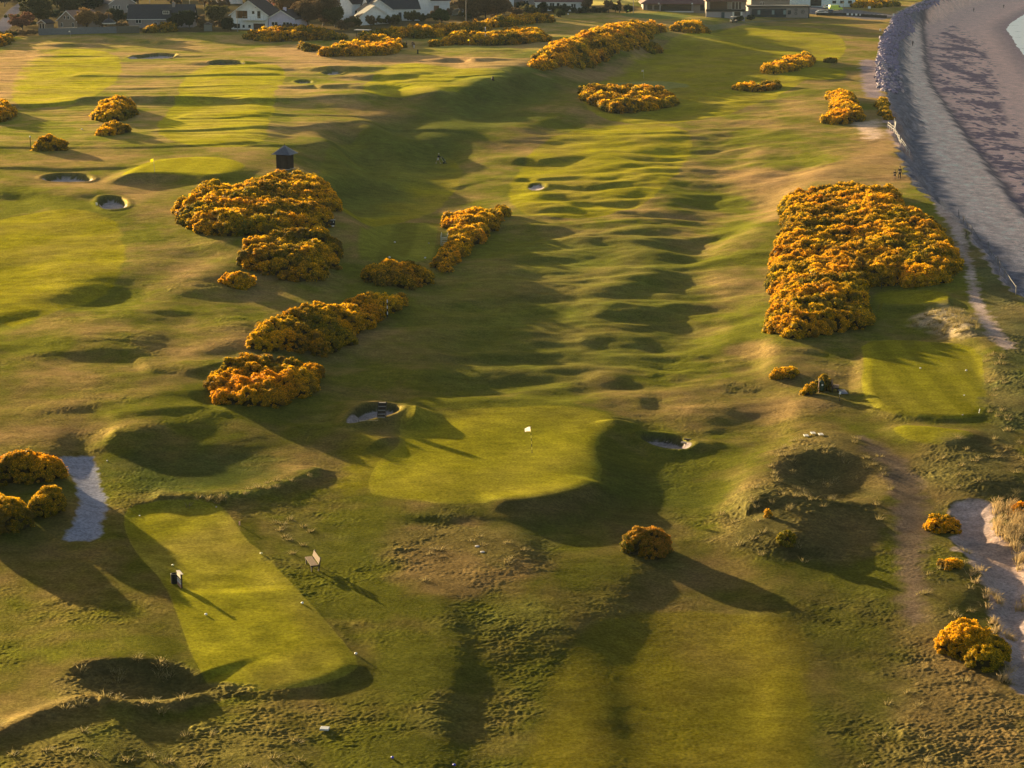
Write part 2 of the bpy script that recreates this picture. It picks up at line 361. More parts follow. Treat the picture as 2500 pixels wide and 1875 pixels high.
# mound left of the green, beside the bunker (throws the dark tongue on the green)
raise_([(990,1012),(1030,1010),(1050,1022),(1035,1040),(1000,1045),(985,1030)], .95, 2.2, 1.5, 2)
raise_([(840,1000),(870,985),(960,985),(1000,1010),(990,1040),(900,1050),(830,1042)], .55, 2.2, 2.2, 2)
ridge([(700,1060),(760,1050),(820,1062),(880,1078),(950,1092)], .45, 2.0)
ridge([(560,1010),(480,1035),(420,1050),(330,1062),(250,1066)], .22, 2.0)
scarp([(200,1075),(330,1080),(480,1085),(620,1072),(700,1060)], .25, 5, 6, .15)
scarp([(250,1020),(330,1008),(450,1000),(520,1000)], .2, 2.2, 5, .15)
scarp([(350,1225),(450,1222),(560,1217),(650,1200),(740,1165),(790,1140)], .35, 2.0, 2.5, .08)
paint([(520,1222),(650,1195),(780,1145),(790,1155),(700,1195),(560,1230)], (.15,.15,.03), 1.1, edge=.6, wob=.5, n=1)
# shallow hollow; the shade of its slope is put into the ground colour
raise_([(250,1130),(420,1110),(620,1100),(700,1130),(640,1175),(500,1205),(330,1215),(265,1190)], -.12, 6, 5, 2)
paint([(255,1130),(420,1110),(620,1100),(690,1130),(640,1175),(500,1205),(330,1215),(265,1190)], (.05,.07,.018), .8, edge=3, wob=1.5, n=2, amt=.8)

# ---- lower left tee
TL = [(315,1232),(400,1222),(525,1224),(560,1255),(600,1320),(640,1350),(760,1480),(830,1560),(880,1625),(860,1650),(780,1680),(620,1692),(525,1690),(480,1640),(440,1520),(400,1420),(340,1360),(310,1310),(300,1265)]
raise_(TL, .22, 1.0, 1.4, 1, flat=.9, base=.25)
sl = W0(TL); w = window(sl, 3); s = sd_poly(GX_[w], GY_[w], smooth_poly(sl, 1)); m = 1-sstep(-1.5, .5, s)
yl = hit(600, 1440, ZB)[1]
GZ[w] += m*(-.16*sstep(-1.0, 1.0, GY_[w]-yl-(GX_[w]+15)*.18) + .05*perlin(GX_[w]/3, GY_[w]/3, 41) + .006*(GX_[w]+20))
R5 = newreg('tee_ground')
paint(TL, TE, .10, edge=.15, n=1, reg=R5, vary=.10, tanmix=.22)
# ---- right tee
TR = [(2100,838),(2200,832),(2320,835),(2395,850),(2405,930),(2412,1015),(2330,1025),(2210,1022),(2120,1000),(2100,950),(2110,890)]
raise_(TR, .36, 1.0, 1.3, 1, flat=.95, base=1.0)
R6 = newreg('tee_ground')
paint(TR, TE, .08, edge=.2, n=1, reg=R6, vary=.06, tanmix=.10)
R7 = newreg('tee_ground')
raise_([(2170,1040),(2300,1045),(2385,1060),(2360,1085),(2290,1092),(2200,1075)], .3, 1, 1.5, 1)
paint([(2170,1040),(2300,1045),(2385,1060),(2360,1085),(2290,1092),(2200,1075)], TE, .1, edge=.3, n=2, reg=R7, vary=.06, tanmix=.15)
R8 = newreg('tee_ground')
paint([(2140,705),(2300,708),(2325,728),(2300,745),(2200,750),(2130,740)], TE, .1, edge=.5, n=2, reg=R8, vary=.06)
scarp([(2140,752),(2250,756),(2330,745)], .4, 1.5, 3)
R9 = newreg('tee_ground')
raise_([(888,552),(960,545),(1070,548),(1065,600),(1050,645),(880,650),(872,600)], .3, 1.5, 2, 1)
paint([(888,552),(960,545),(1070,548),(1065,600),(1050,645),(880,650),(872,600)], (.125,.130,.018), .08, edge=.4, n=1, reg=R9, vary=.06)
R10 = newreg('tee_ground')
raise_([(1900,165),(2060,168),(2070,185),(2055,198),(1920,196)], .3, 1.5, 2, 1)
paint([(1900,165),(2060,168),(2070,185),(2055,198),(1920,196)], TE, .08, edge=.6, n=1, reg=R10, vary=.06)

paint([(1080,1500),(1500,1420),(1640,1300),(1520,1250),(1480,1400),(1560,1560),(1380,1700),(1240,1900),(700,1900),(900,1700)], (.075,.080,.012), None, edge=6, wob=4, wsc=9, n=2, amt=.6)
paint([(1700,1480),(2050,1400),(2200,1560),(2100,1900),(1990,1900),(1985,1560)], (.075,.072,.020), None, edge=4, wob=3, wsc=6, n=2, amt=.6)
paint([(1000,1420),(1480,1290),(1700,1240),(1780,1180),(1500,1120),(1380,1260),(900,1280)], (.060,.075,.015), None, edge=5, wob=3, wsc=6, n=2, amt=.6)
# ---- rough hills: grassy dune right of the green
raise_([(1930,1075),(2020,1058),(2110,1075),(2170,1130),(2175,1230),(2150,1330),(2050,1380),(1880,1370),(1740,1330),(1720,1280),(1800,1200),(1870,1130)], .5, 6, 3, 2)
raise_([(1905,1130),(1980,1115),(2080,1120),(2150,1160),(2160,1215),(2060,1235),(1950,1225),(1890,1170)], -1.1, 3.0, 1.0, 2)
raise_([(2010,1240),(2120,1210),(2150,1290),(2080,1340),(1960,1340),(1940,1290)], -.25, 4, 2, 2)
ridge([(1760,1268),(1810,1245),(1860,1240),(1900,1255)], .45, 2.2, .45)
raise_([(1770,1262),(1830,1258),(1870,1268),(1840,1285),(1780,1280)], -.55, 2.2, 1.2, 2)
scarp([(1860,1330),(1950,1342),(2040,1352),(2080,1350)], .35, 1.6, 3.0, .4)
DUNE = [(1730,1300),(1790,1210),(1870,1130),(1930,1075),(2020,1058),(2110,1075),(2170,1130),(2180,1230),(2160,1330),(2080,1385),(1900,1375),(1760,1340)]
paint(DUNE, (.095,.085,.028), 1.5, edge=1.2, wob=1.0, n=2, tanmix=.5)
paint([(2270,1080),(2400,1060),(2520,1090),(2520,1250),(2420,1215),(2300,1230),(2270,1400),(2280,1500),(2440,1640),(2520,1700),(2520,1900),(2200,1900),(2150,1700),(2230,1560),(2250,1400),(2250,1250),(2225,1150)], (.10,.09,.03), 1.3, edge=1.5, wob=1.2, n=1, tanmix=.55)
paint([(2420,870),(2520,840),(2520,1090),(2400,1075),(2412,1020),(2405,930)], (.065,.075,.024), 1.4, edge=.8, wob=.8, n=1, tanmix=.3)
scarp([(2420,840),(2440,900),(2450,990),(2450,1050)], .1, 2, 3)
paint([(2340,480),(2400,560),(2450,680),(2540,800),(2560,870),(2430,860),(2400,740),(2370,640),(2320,540)], (.075,.08,.03), 1.2, edge=1, wob=.8, n=1, tanmix=.3)
# pale grass hummock near the tee
raise_([(2230,770),(2300,755),(2360,770),(2400,800),(2370,820),(2280,812),(2225,795)], .9, 3, 2, 2)
paint([(2225,778),(2290,756),(2350,762),(2400,800),(2370,822),(2280,815),(2222,797)], (.24,.20,.13), 1.8, edge=1.5, wob=1.5, n=2)
# dry ridge patches
for pts in [[(1790,845),(1870,825),(1900,850),(1880,880),(1780,870)], [(1750,400),(2050,420),(2100,340),(2160,300),(2190,420),(2230,470),(2120,430),(1950,460),(1880,560),(1850,500)],
            [(1280,185),(1420,180),(1500,170),(1650,85),(1600,130),(1500,190),(1440,200)], [(930,1300),(1150,1290),(1350,1330),(1300,1420),(1100,1480),(950,1400)],
            [(0,120),(150,130),(60,160),(30,220),(-30,260),(-30,150)], [(700,100),(1000,135),(1200,140),(1330,160),(1200,180),(950,150),(800,165),(600,130)]]:
    paint(pts, (.235,.150,.070), None, edge=2, wob=2.5, wsc=7, n=2, amt=.65)
for pts in [[(930,1300),(1080,1270),(1250,1290),(1390,1310),(1340,1370),(1200,1390),(1130,1320),(950,1370)], [(1080,1500),(1300,1460),(1400,1560),(1150,1560)], [(620,1240),(800,1240),(810,1370),(700,1380)],
            [(-40,1750),(400,1760),(780,1790),(700,1900),(-40,1900)], [(1040,1700),(1260,1680),(1200,1800),(1000,1780)]]:
    paint(pts, (.09,.095,.022), 1.25, edge=1.5, wob=1.6, wsc=3, n=2, amt=.7, tanmix=.35)

# ---- lower left hollow with its tufted rim
raise_([(150,1650),(230,1620),(350,1615),(440,1640),(510,1668),(500,1700),(400,1720),(260,1725),(190,1700)], -.55, 2.6, .6, 2)
ridge([(-60,1830),(60,1765),(170,1725),(230,1705),(290,1722),(370,1732),(450,1715),(520,1698)], .30, .9, .05)
scarp([(170,1640),(240,1618),(350,1612),(450,1640),(510,1665)], .25, 1, 3, .1)
paint([(150,1640),(240,1610),(360,1610),(450,1635),(530,1670),(620,1690),(520,1720),(380,1745),(230,1730),(60,1790),(-40,1850),(-40,1800),(100,1740)], (.10,.09,.028), 1.7, edge=.5, wob=.6, n=1, tanmix=.5)

# ---- tracks and paths
R11 = newreg('path')
PATHL = [(136,1108),(220,1107),(236,1140),(243,1180),(258,1215),(260,1250),(244,1285),(241,1321),(150,1322),(170,1295),(190,1255),(196,1215),(186,1175),(160,1145)]
PP = smooth_poly(W0(PATHL), 1); w = window(PP, 4); s = sd_poly(GX_[w], GY_[w], PP); m = 1-sstep(-.6, 1.6, s)
GZ[w] -= .12*m
TRK = [(2090,1062),(2140,1078),(2190,1110),(2232,1160),(2262,1200),(2262,1300),(2250,1400),(2262,1540),(2205,1540),(2200,1420),(2178,1320),(2182,1220),(2160,1150),(2110,1095)]
paint(TRK, (.17,.125,.085), .5, edge=.6, wob=.5, wsc=2, n=2, amt=.9)
paint([(2180,1230),(2255,1230),(2230,1310),(2190,1310)], (.10,.085,.075), .8, edge=.6, wob=.4, n=2, amt=.7)
R12 = newreg('path')
DP = [(2278,500),(2300,480),(2330,520),(2350,570),(2365,620),(2380,680),(2392,730),(2420,780),(2450,820),(2480,850),(2455,860),(2420,830),(2395,780),(2372,730),(2368,690),(2360,640),(2335,590),(2315,545)]
R13 = newreg('path')
paint([(2085,300),(2130,290),(2160,300),(2140,315),(2155,335),(2130,350),(2100,320)], (.40,.30,.22), .3, edge=1.2, wob=1.2, n=1)
paint([(1585,55),(1790,75),(1850,50),(1985,45),(1988,43),(1850,47),(1795,60)], (.1,.1,.08), .1, edge=.3, n=1, amt=.5)
ROAD = [(-60,100),(-20,70),(8,42),(30,20),(48,5),(60,-4),(90,-8),(85,4),(60,12),(45,30),(38,48),(28,66),(-10,100)]

for pts in [[(-60,95),(95,84),(285,80),(340,78),(470,78),(560,78),(620,72),(830,88),(1000,64),(1200,48),(1345,36),(1420,32),(1560,30),(1560,10),(1300,14),(1240,-20),(-60,-30)], [(1790,36),(1830,36),(1990,25),(2000,-10),(1700,-10)]]:
    paint(pts, (.050,.040,.020), .6, edge=2, wob=1.5, n=1, amt=.9)
# ---- bunkers
BUNK = []
def bunker(pts, depth, steep=.5, lip=.12, floor=None, sand=SAND, face=(.075,.075,.03)):
    P = smooth_poly(W0(pts), 1); w = window(P, 3); x, y = GX_[w], GY_[w]
    s = sd_poly(x, y, P)
    Pa_ = np.array(P); yc = .5*(Pa_[:,1].min()+Pa_[:,1].max()); hy = .5*(Pa_[:,1].max()-Pa_[:,1].min())+.01
    fr = sstep(-.35, .25, (y-yc)/hy)                                # 0 on the near side, 1 on the far side
    st = 1.3*(1-fr)+steep*fr
    m = 1-sstep(-st, 0.0, s)
    b = np.median(GZ[w][(s > -.6) & (s < .6)]) if ((s > -.6) & (s < .6)).any() else 0
    GZ[w] += (b-GZ[w])*(1-sstep(-1., .6, s))*.7
    GZ[w] -= depth*m
    GZ[w] += lip*np.exp(-((s-.3)/.45)**2)
    f = (1-sstep(-.25, .05, s))[..., None]; C[w] += (np.array(face, np.float32)-C[w])*f
    thr = .12*(1-fr)+steep*fr
    f = 1-sstep(-.12, .04, s+thr)
    C[w] += (np.array(sand, np.float32)*(1+.2*perlin(x/.8, y/.8, 50))[..., None]-C[w])*f[..., None]
    K[w] += (.12-K[w])*f; PB[w] += (1-PB[w])*f
    r = newreg('sand_bunker'); REG[w][s+thr < 0] = r
    BUNK.append((r, P)); return r
bunker([(838,1040),(858,1018),(890,1003),(940,1000),(978,1006),(982,1020),(960,1030),(900,1040),(855,1046)], .62, .4, .12)
bunker([(1558,1076),(1570,1062),(1610,1058),(1660,1064),(1690,1080),(1694,1092),(1672,1100),(1620,1098),(1580,1088)], .62, .4, .12)
bunker([(95,436),(120,424),(160,421),(205,423),(232,433),(222,444),(180,446),(120,446)], .75, .6, .12)
bunker([(236,494),(245,482),(275,479),(305,484),(317,502),(300,512),(262,514),(243,508)], .75, .5, .12)
bunker([(300,146),(340,134),(400,129),(440,132),(420,143),(380,146)], .8, .9, .12)
bunker([(716,200),(725,194),(760,194),(766,200),(745,204)], .45, .8, .1)
bunker([(780,178),(800,172),(840,172),(838,181),(800,183)], .5, .8, .1)
bunker([(1286,459),(1300,452),(1330,453),(1334,460),(1315,466),(1290,465)], .22, .5, .04)
bunker([(505,160),(520,154),(560,152),(600,156),(598,160),(560,162)], .7, 1.0, .08, sand=(.12,.11,.08))

# ---- beach, rocks, sand colours
m = sstep(0, 1.2, sdc)[..., None]
C += (np.array([.86, .64, .52], np.float32)*(1+.22*perlin(GX_/2, GY_/3, 51)+.22*perlin(GX_/.7, GY_/.9, 52))[..., None]-C)*m
K += (.35-K)*m[..., 0]; PB += (1-PB)*m[..., 0]
m = (sstep(0, 1, sdc)*(1-sstep(5, 9, sdc+1.5*perlin(GX_/4, GY_/4, 53))))[..., None]        # stony foot of the bank
C += (np.array([.20, .19, .22], np.float32)*(1+.4*perlin(GX_/1.1, GY_/1.2, 54))[..., None]-C)*m
K += (1.1-K)*m[..., 0]
m = sstep(.8, 2.5, sdb)[..., None]
C += (np.array([.80, .54, .45], np.float32)*(1+.08*perlin(GX_/4, GY_/7, 55))[..., None]-C)*m
K += (.12-K)*m[..., 0]
m = (np.exp(-((sdb-1.2-1.2*perlin(GX_/3, GY_/5, 56))/1.3)**2))[..., None]*.85
C += (np.array([.10, .085, .11], np.float32)-C)*m
# weed and pebbles strewn on the lower beach
WEED = [at(2330,62,-3.5),at(2400,110,-3.7),at(2430,200,-3.8),at(2450,280,-3.8),at(2510,380,-3.8),at(2620,520,-3.8),at(2480,520,-3),at(2390,370,-3),at(2320,260,-3),at(2268,170,-3),at(2270,110,-3),at(2300,75,-3)]
w = window(WEED, 8); x, y = GX_[w], GY_[w]
s = sd_poly(x, y, WEED)
nn = .6*perlin(x/2.6, y/3.6, 57)+.5*perlin(x/.9, y/2.2, 58)+1.3*perlin(x/7, y/16, 59) - .10 + .10*np.clip(-s/4, -2, 2.2)
m = sstep(-.22, .42, nn)*(1-sstep(-1, 1.5, s))
m = np.maximum(m, sstep(.28, .42, perlin(x/1.6, y/4.5, 62))*(1-sstep(0, 4, s))*sstep(2, 3, sdb[w]))[..., None]*.85
C[w] += (np.array([.085, .075, .115], np.float32)-C[w])*m; PB[w] += (.3-PB[w])*m[..., 0]
GZ[w] += .10*m[..., 0]*perlin(x/1.5, y/1.5, 63)
m = sstep(-9, -1, sdw)[..., None]*.6; C += (np.array([.27, .22, .24], np.float32)-C)*m
REG[(sdc > .6)] = newreg('beach')
# sandy blowout at the lower right, paths
RS = newreg('sand')
BLOW = [(2320,1245),(2335,1222),(2390,1218),(2430,1232),(2430,1280),(2450,1330),(2520,1330),(2520,1700),(2480,1690),(2465,1640),(2470,1600),(2440,1540),(2415,1490),(2430,1460),(2400,1430),(2395,1390),(2360,1360),(2325,1340),(2330,1290)]
P = smooth_poly(W0(BLOW), 1); w = window(P, 4); s = sd_poly(GX_[w], GY_[w], P)
GZ[w] -= .40*(1-sstep(-1.2, .3, s+.5*perlin(GX_[w]/2, GY_[w]/2, 64)))
paint(BLOW, (.66,.52,.47), .15, edge=.3, wob=.5, wsc=2, n=1, reg=RS, pb=1)
paint([(2400,1290),(2460,1320),(2520,1340),(2520,1430),(2440,1380),(2380,1340)], (.62,.42,.30), .5, edge=.8, wob=.6, n=1, pb=.8, amt=.6)
paint(PATHL, (.45,.47,.57), .25, edge=.22, wob=.22, wsc=1.2, n=1, reg=R11, vary=.06, pb=1)
paint(DP, (.48,.38,.33), .3, edge=.5, wob=.5, wsc=1.5, n=1, reg=R12, vary=.15, pb=1)
paint([(2100,142),(2145,150),(2155,215),(2150,240),(2110,235),(2105,180)], (.30,.24,.25), .3, edge=.8, wob=.8, n=1, pb=1)
paint([(2145,245),(2180,262),(2200,320),(2230,380),(2205,385),(2165,320)], (.26,.20,.19), .6, edge=.8, wob=.8, n=1)
RR_ = newreg('road')
paint(ROAD, (.17,.165,.20), .0, edge=.6, n=1, reg=RR_, vary=.05, pb=1)
paint([(1960,12),(2120,28),(2200,45),(2140,52),(2040,38),(1960,34)], (.18,.17,.18), .0, edge=.8, n=1, pb=1, reg=RR_)
paint([(1250,-8),(1600,-8),(1560,12),(1290,14)], (.30,.25,.07), .3, edge=2, n=1)
for pts in [[(840,85),(1000,60),(1060,75),(950,92)]]: pass

# ---- tufts: real relief where the grass is long
fade = 1-sstep(190, 330, RR)
t1 = perlin(GX_/.52, GY_/.40, 70); t2 = perlin(GX_/.24, GY_/.20, 71); t3 = perlin(GX_/1.5, GY_/1.2, 72)
patch = np.clip(.55+1.1*perlin(GX_/7, GY_/8, 73)+.5*perlin(GX_/2.3, GY_/2.3, 74), .15, 1.3)
GZ += K*patch*(fade*(.036*np.maximum(t1, -.2)*np.clip(.7+perlin(GX_/1.1, GY_/1.3, 75), .1, 1.6)+.030*t2)+.045*t3*(1-sstep(400, 600, RR)))*1.0
tuftc = np.clip(.5+1.0*t1+.6*t2, 0, 1)*fade*np.clip(K*patch*.6, 0, .75)
C *= (1+ (tuftc-.25*fade)[..., None]*np.array([.55, .50, .35], np.float32))
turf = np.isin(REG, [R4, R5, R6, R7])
C *= np.where(turf, 1.0, 1-.40*(1-sstep(120, 230, RR)))[..., None]  # near rough darkened: the weaker foreground light is put into its colour
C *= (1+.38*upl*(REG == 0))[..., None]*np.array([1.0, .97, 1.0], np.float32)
ed = np.zeros_like(GX_)

for rg, wdt, am, axx in ((R6, 1.5, .10, 0), (R9, 3.2, .14, 0), (R5, 1.3, .05, 1), (R4, 1.6, .035, 1), (R1, 2.2, .05, 0)):
    m = REG == rg; ph = (GX_[m] if axx == 0 else GX_[m]*.85+GY_[m]*.5)
    C[m] *= (1+am*np.tanh(4*np.sin(ph*math.pi/wdt)))[:, None]
C = np.clip(C, .008, .86)

# ---- material and the mesh sheets
def nd(nt, t, **kw):
    n = nt.nodes.new(t)
    for k, v in kw.items():
        if k.startswith('i_'): n.inputs[k[2:]].default_value = v
        else: setattr(n, k, v)
    return n
def ground_mat():
    m = bpy.data.materials.new('ground_cover'); m.use_nodes = True; nt = m.node_tree; L = nt.links.new
    b = nt.nodes['Principled BSDF']; b.inputs['Roughness'].default_value = 1.0; b.inputs['Specular IOR Level'].default_value = .0
    c = nd(nt, 'ShaderNodeVertexColor', layer_name='Col'); p = nd(nt, 'ShaderNodeVertexColor', layer_name='Par')
    sp = nd(nt, 'ShaderNodeSeparateColor'); L(p.outputs[0], sp.inputs[0])
    tc = nd(nt, 'ShaderNodeTexCoord')
    n1 = nd(nt, 'ShaderNodeTexNoise', i_Scale=5.0, i_Detail=6.0, i_Roughness=.7); L(tc.outputs['Object'], n1.inputs['Vector'])
    mp = nd(nt, 'ShaderNodeMapRange'); mp.inputs['From Min'].default_value = .25; mp.inputs['From Max'].default_value = .75
    mp.inputs['To Min'].default_value = .45; mp.inputs['To Max'].default_value = 1.55; L(n1.outputs[0], mp.inputs[0])
    vm = nd(nt, 'ShaderNodeMapping'); vm.inputs['Scale'].default_value = (.55, .9, 1); L(tc.outputs['Object'], vm.inputs['Vector'])
    n3 = nd(nt, 'ShaderNodeTexNoise', i_Scale=1.0, i_Detail=5.0, i_Roughness=.75); L(vm.outputs[0], n3.inputs['Vector'])
    m3 = nd(nt, 'ShaderNodeMapRange'); m3.inputs['From Min'].default_value = .3; m3.inputs['From Max'].default_value = .7; m3.inputs['To Min'].default_value = .72; m3.inputs['To Max'].default_value = 1.28; L(n3.outputs[0], m3.inputs[0])
    mm = nd(nt, 'ShaderNodeMath', operation='MULTIPLY'); L(mp.outputs[0], mm.inputs[0]); L(m3.outputs[0], mm.inputs[1]); mp = mm
    mx = nd(nt, 'ShaderNodeVectorMath', operation='SCALE'); L(c.outputs[0], mx.inputs[0]); L(mp.outputs[0], mx.inputs['Scale'])
    L(mx.outputs[0], b.inputs['Base Color'])
    n2 = nd(nt, 'ShaderNodeTexNoise', i_Scale=2.6, i_Detail=8.0, i_Roughness=.78); L(tc.outputs['Object'], n2.inputs['Vector'])
    st = nd(nt, 'ShaderNodeMath', operation='MULTIPLY_ADD'); L(sp.outputs[0], st.inputs[0]); st.inputs[1].default_value = .9; st.inputs[2].default_value = .14
    bp = nd(nt, 'ShaderNodeBump', i_Distance=.16); L(n2.outputs[0], bp.inputs['Height']); L(st.outputs[0], bp.inputs['Strength'])
    L(bp.outputs[0], b.inputs['Normal'])
    # blades lit from behind scatter light forward: a broad tinted lobe beside the diffuse one
    gl = nd(nt, 'ShaderNodeBsdfGlossy', distribution='GGX'); gl.inputs['Roughness'].default_value = .72
    g2 = nd(nt, 'ShaderNodeVectorMath', operation='SCALE'); L(mx.outputs[0], g2.inputs[0]); g2.inputs['Scale'].default_value = 2.6
    L(g2.outputs[0], gl.inputs['Color']); L(bp.outputs[0], gl.inputs['Normal'])
    fx = nd(nt, 'ShaderNodeMath', operation='MULTIPLY_ADD'); L(sp.outputs[1], fx.inputs[0]); fx.inputs[1].default_value = -.34; fx.inputs[2].default_value = .36
    ms = nd(nt, 'ShaderNodeMixShader'); L(fx.outputs[0], ms.inputs[0]); L(b.outputs[0], ms.inputs[1]); L(gl.outputs[0], ms.inputs[2])
    L(ms.outputs[0], nt.nodes['Material Output'].inputs[0])
    return m
M_GROUND = ground_mat()
PAR = np.stack([np.clip(K/2, 0, 1), PB, np.zeros_like(K)], -1)
nr, nc = GX_.shape
print('grid', nr, nc)
ii = np.arange(nr*nc, dtype=np.int32).reshape(nr, nc)
FQ = np.stack([ii[:-1, :-1], ii[:-1, 1:], ii[1:, 1:], ii[1:, :-1]], -1).reshape(-1, 4)
FR = REG[:-1, :-1].ravel()
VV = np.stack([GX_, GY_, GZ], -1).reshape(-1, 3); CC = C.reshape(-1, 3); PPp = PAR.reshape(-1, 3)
# one normal field for all sheets, so that their seams do not show
gx1 = np.gradient(VV.reshape(nr, nc, 3), axis=1); gy1 = np.gradient(VV.reshape(nr, nc, 3), axis=0)
NN = np.cross(gx1, gy1).reshape(-1, 3); NN /= np.linalg.norm(NN, axis=1)[:, None]
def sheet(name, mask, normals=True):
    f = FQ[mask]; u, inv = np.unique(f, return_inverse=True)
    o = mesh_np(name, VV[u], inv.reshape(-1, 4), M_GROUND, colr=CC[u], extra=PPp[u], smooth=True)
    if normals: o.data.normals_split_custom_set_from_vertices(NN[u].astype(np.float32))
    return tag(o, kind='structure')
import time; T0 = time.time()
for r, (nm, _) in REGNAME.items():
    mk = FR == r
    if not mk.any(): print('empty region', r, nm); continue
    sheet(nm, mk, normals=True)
print('sheets', time.time()-T0)
# sea
wp = smooth_poly([at(2600,-14,-4.4), at(2496,34,-4.4), at(2480,48,-4.4), at(2462,60,-4.4), at(2452,72,-4.4), at(2466,90,-4.4), at(2480,114,-4.4), at(2496,136,-4.4), at(2600,230,-4.4), at(3400,500,-4.4), (2000,250), (9000,400), (15000,19000), (1500,19000)], 1)
# ------------------------------------------------------------------ foliage
def leaf_mat(name, transl=.35, rough=.7):
    m = bpy.data.materials.new(name); m.use_nodes = True; nt = m.node_tree; L = nt.links.new
    b = nt.nodes['Principled BSDF']; b.inputs['Roughness'].default_value = rough; b.inputs['Specular IOR Level'].default_value = .05
    c = nd(nt, 'ShaderNodeVertexColor', layer_name='Col'); L(c.outputs[0], b.inputs['Base Color'])
    t = nd(nt, 'ShaderNodeBsdfTranslucent'); L(c.outputs[0], t.inputs[0])
    x = nd(nt, 'ShaderNodeMixShader', i_Fac=transl); x.inputs[0].default_value = transl
    L(b.outputs[0], x.inputs[1]); L(t.outputs[0], x.inputs[2]); L(x.outputs[0], nt.nodes['Material Output'].inputs[0])
    return m
M_GORSE = leaf_mat('gorse_foliage', .38); M_LEAF = leaf_mat('tree_foliage', .42); M_BLADE = leaf_mat('dry_grass', .35)

def ico1():
    import bmesh
    bm = bmesh.new(); bmesh.ops.create_icosphere(bm, subdivisions=1, radius=1)
    V = np.array([v.co[:] for v in bm.verts]); Fc = np.array([[v.index for v in f.verts] for f in bm.faces]); bm.free()
    return V, Fc
IV, IF = ico1()
def clump_template(nleaf, seed, size=.42):
    """a lumpy core with many small leaf faces standing out of it: unit radius; returns tri-soup verts and leaf flag"""
    r = np.random.default_rng(seed)
    core = (IV*(.72+.16*r.random((len(IV), 1))))[IF].reshape(-1, 3)
    d = r.normal(size=(nleaf, 3)); d /= np.linalg.norm(d, axis=1)[:, None]; d[:, 2] = np.where(d[:, 2] < -.35, -d[:, 2], d[:, 2])
    c = d*(.72+.33*r.random((nleaf, 1)))
    n = d + .8*r.normal(size=(nleaf, 3)); n /= np.linalg.norm(n, axis=1)[:, None]
    t = np.cross(n, r.normal(size=(nleaf, 3))); t /= np.linalg.norm(t, axis=1)[:, None]; b = np.cross(n, t)
    s = size*(.6+.7*r.random((nleaf, 1)))
    tri = np.stack([c+t*s*.6, c-t*s*.3+b*s*.52, c-t*s*.3-b*s*.52], 1).reshape(-1, 3)
    return np.concatenate([core, tri]).astype(np.float32), np.r_[np.zeros(len(core)), np.ones(len(tri))].astype(np.float32), len(core)
TPL = [clump_template(58, s, .34) for s in range(5)]

def bake_clumps(P, R, colA, colB, mixv, darkcore=.45):
    """P (n,3) centres, R (n,) radii; colours A (tips) and B by mixv per clump -> verts, faces, colours"""
    Vs, Cs = [], []
    r = np.random.default_rng(len(P))
    k = r.integers(0, len(TPL), len(P)); ang = r.random(len(P))*6.283
    for q in range(len(TPL)):
        m = k == q
        if not m.any(): continue
        T, leaf, nc_ = TPL[q]
        ca, sa = np.cos(ang[m])[:, None], np.sin(ang[m])[:, None]
        x = T[None, :, 0]*ca-T[None, :, 1]*sa; y = T[None, :, 0]*sa+T[None, :, 1]*ca; z = np.broadcast_to(T[None, :, 2], x.shape)
        V = np.stack([x, y, z], -1)*R[m][:, None, None]+P[m][:, None, :]
        nt_ = T.shape[0]//3
        f = np.repeat(r.random((m.sum(), nt_)), 3, axis=1)
        hi = np.clip(.5+T[None, :, 2]*.3, 0, 1)
        ww = np.clip(mixv[m][:, None]*1.0+(f-.5)*1.1, 0, 1)*np.where(leaf[None, :] > 0, 1, .35)
        c = colA[None, None]*ww[..., None]+colB[None, None]*(1-ww[..., None])
        c = c*(.75+.5*np.repeat(r.random((m.sum(), nt_)), 3, axis=1))[..., None]
        Vs.append(V.reshape(-1, 3)); Cs.append(c.reshape(-1, 3))
    V = np.concatenate(Vs); C_ = np.concatenate(Cs)
    return V, np.arange(len(V)).reshape(-1, 3), C_

